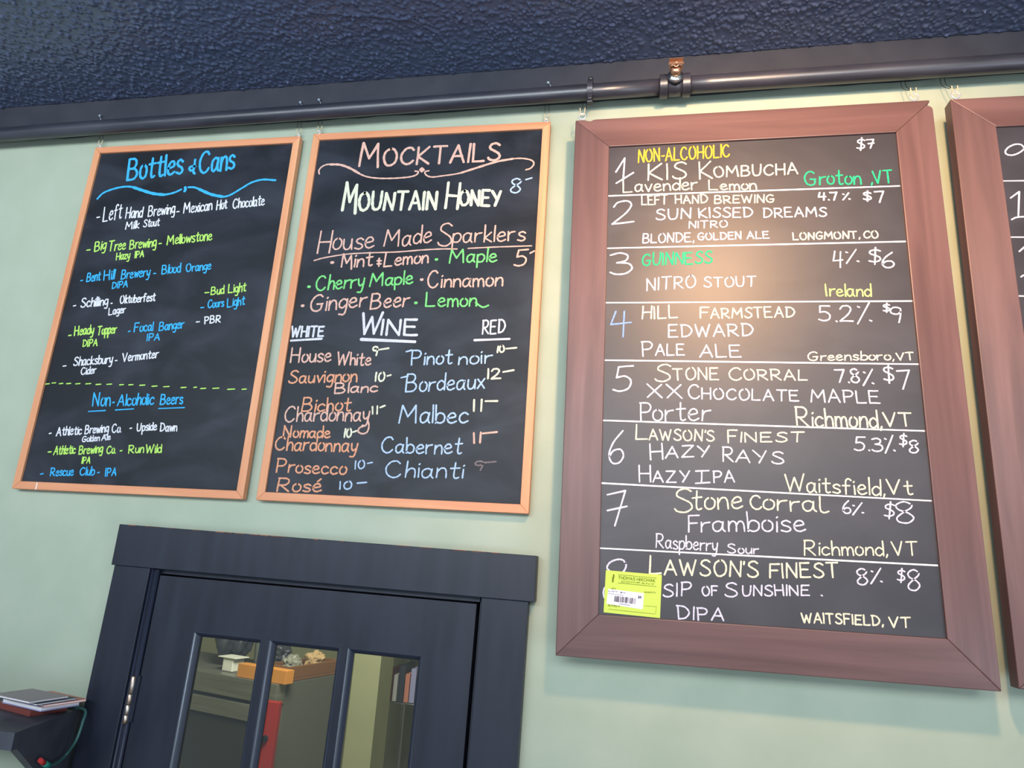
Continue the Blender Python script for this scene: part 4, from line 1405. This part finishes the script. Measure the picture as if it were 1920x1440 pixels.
MB().tube([tuple(p) for p in P], 0.0028, 10).build('cord', M['cable'], cr_)
e = P[-1]
r2 = off_panel(82, 1431, 0.012) - c0
r3 = off_panel(75, 1425, 0.012) - c0
MB().tube([tuple(e), tuple(r2)], 0.0055, 12).build('plug_sleeve', M['teal_tip'], cr_)
MB().tube([tuple(r2), tuple(r3)], [0.0050, 0.0044], 12).build('plug_tip', M['red_tip'], cr_)

# ------------------------------------------------------------------ the kitchen seen through the panes
kz = Z0 + 0.95
kw = MB()
kw.box(-3.2, 0.6, 3.3, 3.38, 0, kz)
tag(kw.build('wall_kitchen_back', M['kwall']), 'pale yellow kitchen back wall seen through the door panes', 'wall', kind='structure')
kw = MB()
kw.box(-3.28, -3.2, 0.11, 3.3, 0, kz)
tag(kw.build('wall_kitchen_left', M['kwall']), 'pale yellow kitchen side wall seen through the left door pane', 'wall', kind='structure')
kw = MB()
kw.box(0.6, 0.68, 0.11, 3.3, 0, kz)
tag(kw.build('wall_kitchen_right', M['kwall']), 'kitchen side wall to the right beyond the door', 'wall', kind='structure')
tag(MB().box(-3.28, 0.68, 0.11, 3.38, kz, kz + .05).build('ceiling_kitchen', M['kwall']), 'pale kitchen ceiling beyond the door', 'ceiling', kind='structure')
tag(MB().box(-3.28, 0.68, 0.0, 3.38, -0.05, 0.0).build('floor_kitchen', M['kfloor']), 'grey kitchen floor beyond the door', 'floor', kind='structure')

ftop = Z0 - 0.56
fr_ = on_z(521, 1283, ftop)
FX1, FY = fr_[0], fr_[1]
FR = math.radians(-15.5)
ca_, sa_ = math.cos(FR), math.sin(FR)
fpt = lambda x, y: (FX1 + x * ca_ - y * sa_, FY + x * sa_ + y * ca_, ftop + 0.0008)
fridge = empty('refrigerator', (FX1, FY, 0), 'steel reach-in refrigerator with a dark glass door, seen through the left door panes', 'refrigerator', rotz=FR)
W, DP = 1.0, 0.43
MB().box(-W, 0.0, 0.0501, DP, 0.08, ftop).build('cabinet', M['fridge_side'], fridge, 0.003)
MB().box(-W - .008, 0.004, -0.006, 0.05, ftop - 0.085, ftop).build('top_cap', M['steel'], fridge, 0.003)
dr = MB()
z0_, z1_ = 0.12, ftop - 0.10
for bx_ in ((-W + .005, -W + .09, z0_, z1_), (-0.10, -0.012, z0_, z1_), (-W + .09, -0.10, z1_ - .065, z1_), (-W + .09, -0.10, z0_, z0_ + .08)):
    dr.box(bx_[0], bx_[1], -0.012, 0.045, bx_[2], bx_[3])
dd = dr.build('glass_door', M['steel'], fridge, 0.002)
MB().box(-W + .088, -0.098, -0.002, 0.008, z0_ + .075, z1_ - .062).build('window', M['dark_glass'], dd)

RY = FY - 0.10
rp = ray(497, 1325, RY)
red = empty('red_cabinet_panel', (rp[0], RY, 0), 'tall narrow red metal panel with a round black knob, in front of the refrigerator corner', 'panel')
rtop = ray(512, 1316, RY)
MB().prism([(ray(491, 1330, RY)[0] - rp[0], 0), (ray(522, 1330, RY)[0] - rp[0], 0), (ray(522, 1330, RY)[0] - rp[0], rtop[2]), (ray(491, 1330, RY)[0] - rp[0], rtop[2])], 0.0, 0.03).build('sheet', M['red_panel'], red, 0.003)
kp = ray(497, 1385, RY)
MB().tube([(kp[0] - rp[0], 0.002, kp[2]), (kp[0] - rp[0], -0.014, kp[2])], [0.014, 0.012], 16).build('knob', M['gap'], red)


wq = 0.285
t = empty('carton', fpt(-0.25, 0.004), 'orange brown cardboard carton on the front edge of the refrigerator top', 'box', rotz=FR)
MB().box(0, wq, 0, 0.05, 0, 0.056).build('carton_body', M['carton'], t, 0.002)
tw = 0.15
t = empty('serving_tray', fpt(-tw, 0.062), 'brown wooden tray of bagged goods on the refrigerator behind the carton', 'tray', rotz=FR)
mb = MB()
mb.box(0, tw, 0, 0.36, 0, 0.012)
mb.box(0, tw, 0, 0.012, 0.012, 0.062)
mb.box(0, tw, 0.348, 0.36, 0.012, 0.062)
mb.box(0, 0.012, 0.012, 0.348, 0.012, 0.062)
mb.box(tw - .012, tw, 0.012, 0.348, 0.012, 0.062)
mb.build('tray_body', M['tray_wood'], t, 0.002)


def lump(name, loc, r, label, cat, m_, seed, group=None):
    import bmesh
    bm = bmesh.new()
    bmesh.ops.create_icosphere(bm, subdivisions=5, radius=1.0)
    g = np.random.default_rng(seed)
    dirs = g.normal(size=(40, 3))
    dirs /= np.linalg.norm(dirs, axis=1)[:, None]
    amp = g.uniform(-.22, .26, 40)
    for v in bm.verts:
        n_ = np.array(v.co)
        k_ = 1 + float(np.sum(amp * np.exp(11 * (dirs @ n_ - 1)))) + 0.30 * mnoise.noise(v.co * 2.6 + Vector((seed, 0, 0))) + 0.12 * mnoise.noise(v.co * 6.0)
        v.co = Vector((n_[0] * r[0] * k_, n_[1] * r[1] * k_, max(n_[2], -0.75) * r[2] * k_))
    for f_ in bm.faces:
        f_.smooth = True
    me = bpy.data.meshes.new(name)
    zmin = min(v.co.z for v in bm.verts)
    for v in bm.verts:
        v.co.z -= zmin
    bm.to_mesh(me)
    bm.free()
    me.materials.append(M[m_])
    o = bpy.data.objects.new(name, me)
    COL.objects.link(o)
    o.location = loc
    tag(o, label, cat, group)
    return o


lump('dark_bag', np.array(fpt(-0.228, 0.22)), (0.06, 0.06, 0.066), 'crumpled dark bag between the carton and the wooden tray, seen in the middle pane', 'bag', 'bin', 3)
lump('clear_bag', np.array(fpt(-0.080, 0.16)) + np.array([0, 0, 0.0125]), (0.040, 0.050, 0.038), 'crumpled pale bag in the wooden tray, seen in the middle pane', 'bag', 'bag', 4)
lump('paper_bag', np.array(fpt(-0.075, 0.315)) + np.array([0, 0, 0.0125]), (0.042, 0.045, 0.042), 'tan paper bag at the far end of the wooden tray', 'bag', 'tan_paper', 5)
lump('trash_bag', fpt(-0.53, 0.24), (0.075, 0.075, 0.16), 'dark rounded bag standing at the left of the refrigerator top', 'bag', 'bin', 8)
t = empty('plastic_tub', fpt(-0.375, 0.10), 'white rimmed plastic tub on the refrigerator top behind the left pane', 'tub', rotz=FR)
MB().box(-0.036, 0.030, -0.035, 0.035, 0, 0.058).build('tub_body', M['white_plastic'], t, 0.004)
MB().box(-0.065, 0.050, -0.042, 0.042, 0.0585, 0.063).build('lid', M['white_plastic'], t, 0.002)
t = empty('grey_canister', fpt(-0.41, 0.33), 'tall grey canister at the back of the refrigerator top', 'canister', rotz=FR)
MB().tube([(0, 0, 0), (0, 0, 0.02), (0, 0, 0.26), (0, 0, 0.28)], [0.045, 0.050, 0.062, 0.058], 28).build('canister_body', M['grey_plastic'], t)
MB().tube([(0.075, -0.03, 0.04), (0.105, -0.03, 0.14), (0.16, -0.03, 0.20)], [0.012, 0.018, 0.012], 12).build('spout', M['bin'], t)

# pale pillar and storage rack seen in the right pane
pl_ = ray(657, 1300, 2.1)
pr_ = ray(708, 1300, 2.1)
pil = MB().box(pl_[0], pr_[0], 2.1, 2.3, 0, kz).build('kitchen_pillar', M['kwall'])
tag(pil, 'pale yellow pillar standing beyond the right door pane', 'pillar', kind='structure')
rk0 = ray(716, 1300, 2.6)
rkw = ray(800, 1300, 2.6)[0] - rk0[0] + 0.1
rack = empty('storage_rack', (rk0[0], 2.6, 0), 'chrome wire storage rack against the back wall beyond the right door pane', 'rack')
for xx in (0.01, rkw):
    for yy in (0.0, 0.4):
        MB().tube([(xx, yy, 0), (xx, yy, 2.02)], 0.011, 12).build('upright', M['shelf_wire'], rack)
levels = (1.30, 1.56, 1.80)
for zl in levels:
    mb = MB()
    for yy in np.linspace(0, 0.4, 12):
        mb.tube([(0, yy, zl), (rkw + .01, yy, zl)], 0.003, 6)
    for xx in np.linspace(0.0, rkw + .01, 4):
        mb.tube([(xx, 0, zl - .006), (xx, 0.4, zl - .006)], 0.004, 6)
    mb.build('shelf_tier', M['shelf_wire'], rack)
cols = ['cover_red', 'paper', 'cover_dark', 'cover_rust', 'cover_violet', 'white_plastic', 'cover_grey']
words = ['red brown', 'white', 'dark slate', 'rust', 'violet', 'cream', 'grey mauve']
for li, zl in enumerate(levels):
    nm = ('lower', 'middle', 'upper')[li]
    x = 0.02
    kk = 0
    while x < rkw - 0.04 and kk < 6:
        wd = (0.030, 0.022, 0.034, 0.026, 0.03, 0.024)[kk]
        hh_ = (0.17, 0.14, 0.19, 0.15, 0.18, 0.13)[(kk + li) % 6]
        ci = (kk + li * 2) % 7
        bb = empty('storage_box', (rk0[0] + x, 2.6 + 0.02, zl + 0.0035), 'narrow %s box on the %s tier of the wire rack' % (words[ci], nm), 'box', 'boxes on the wire rack')
        MB().box(0, wd, 0, 0.2, 0, hh_).build('box_body', M[cols[ci]], bb, 0.001)
        x += wd + 0.006
        kk += 1
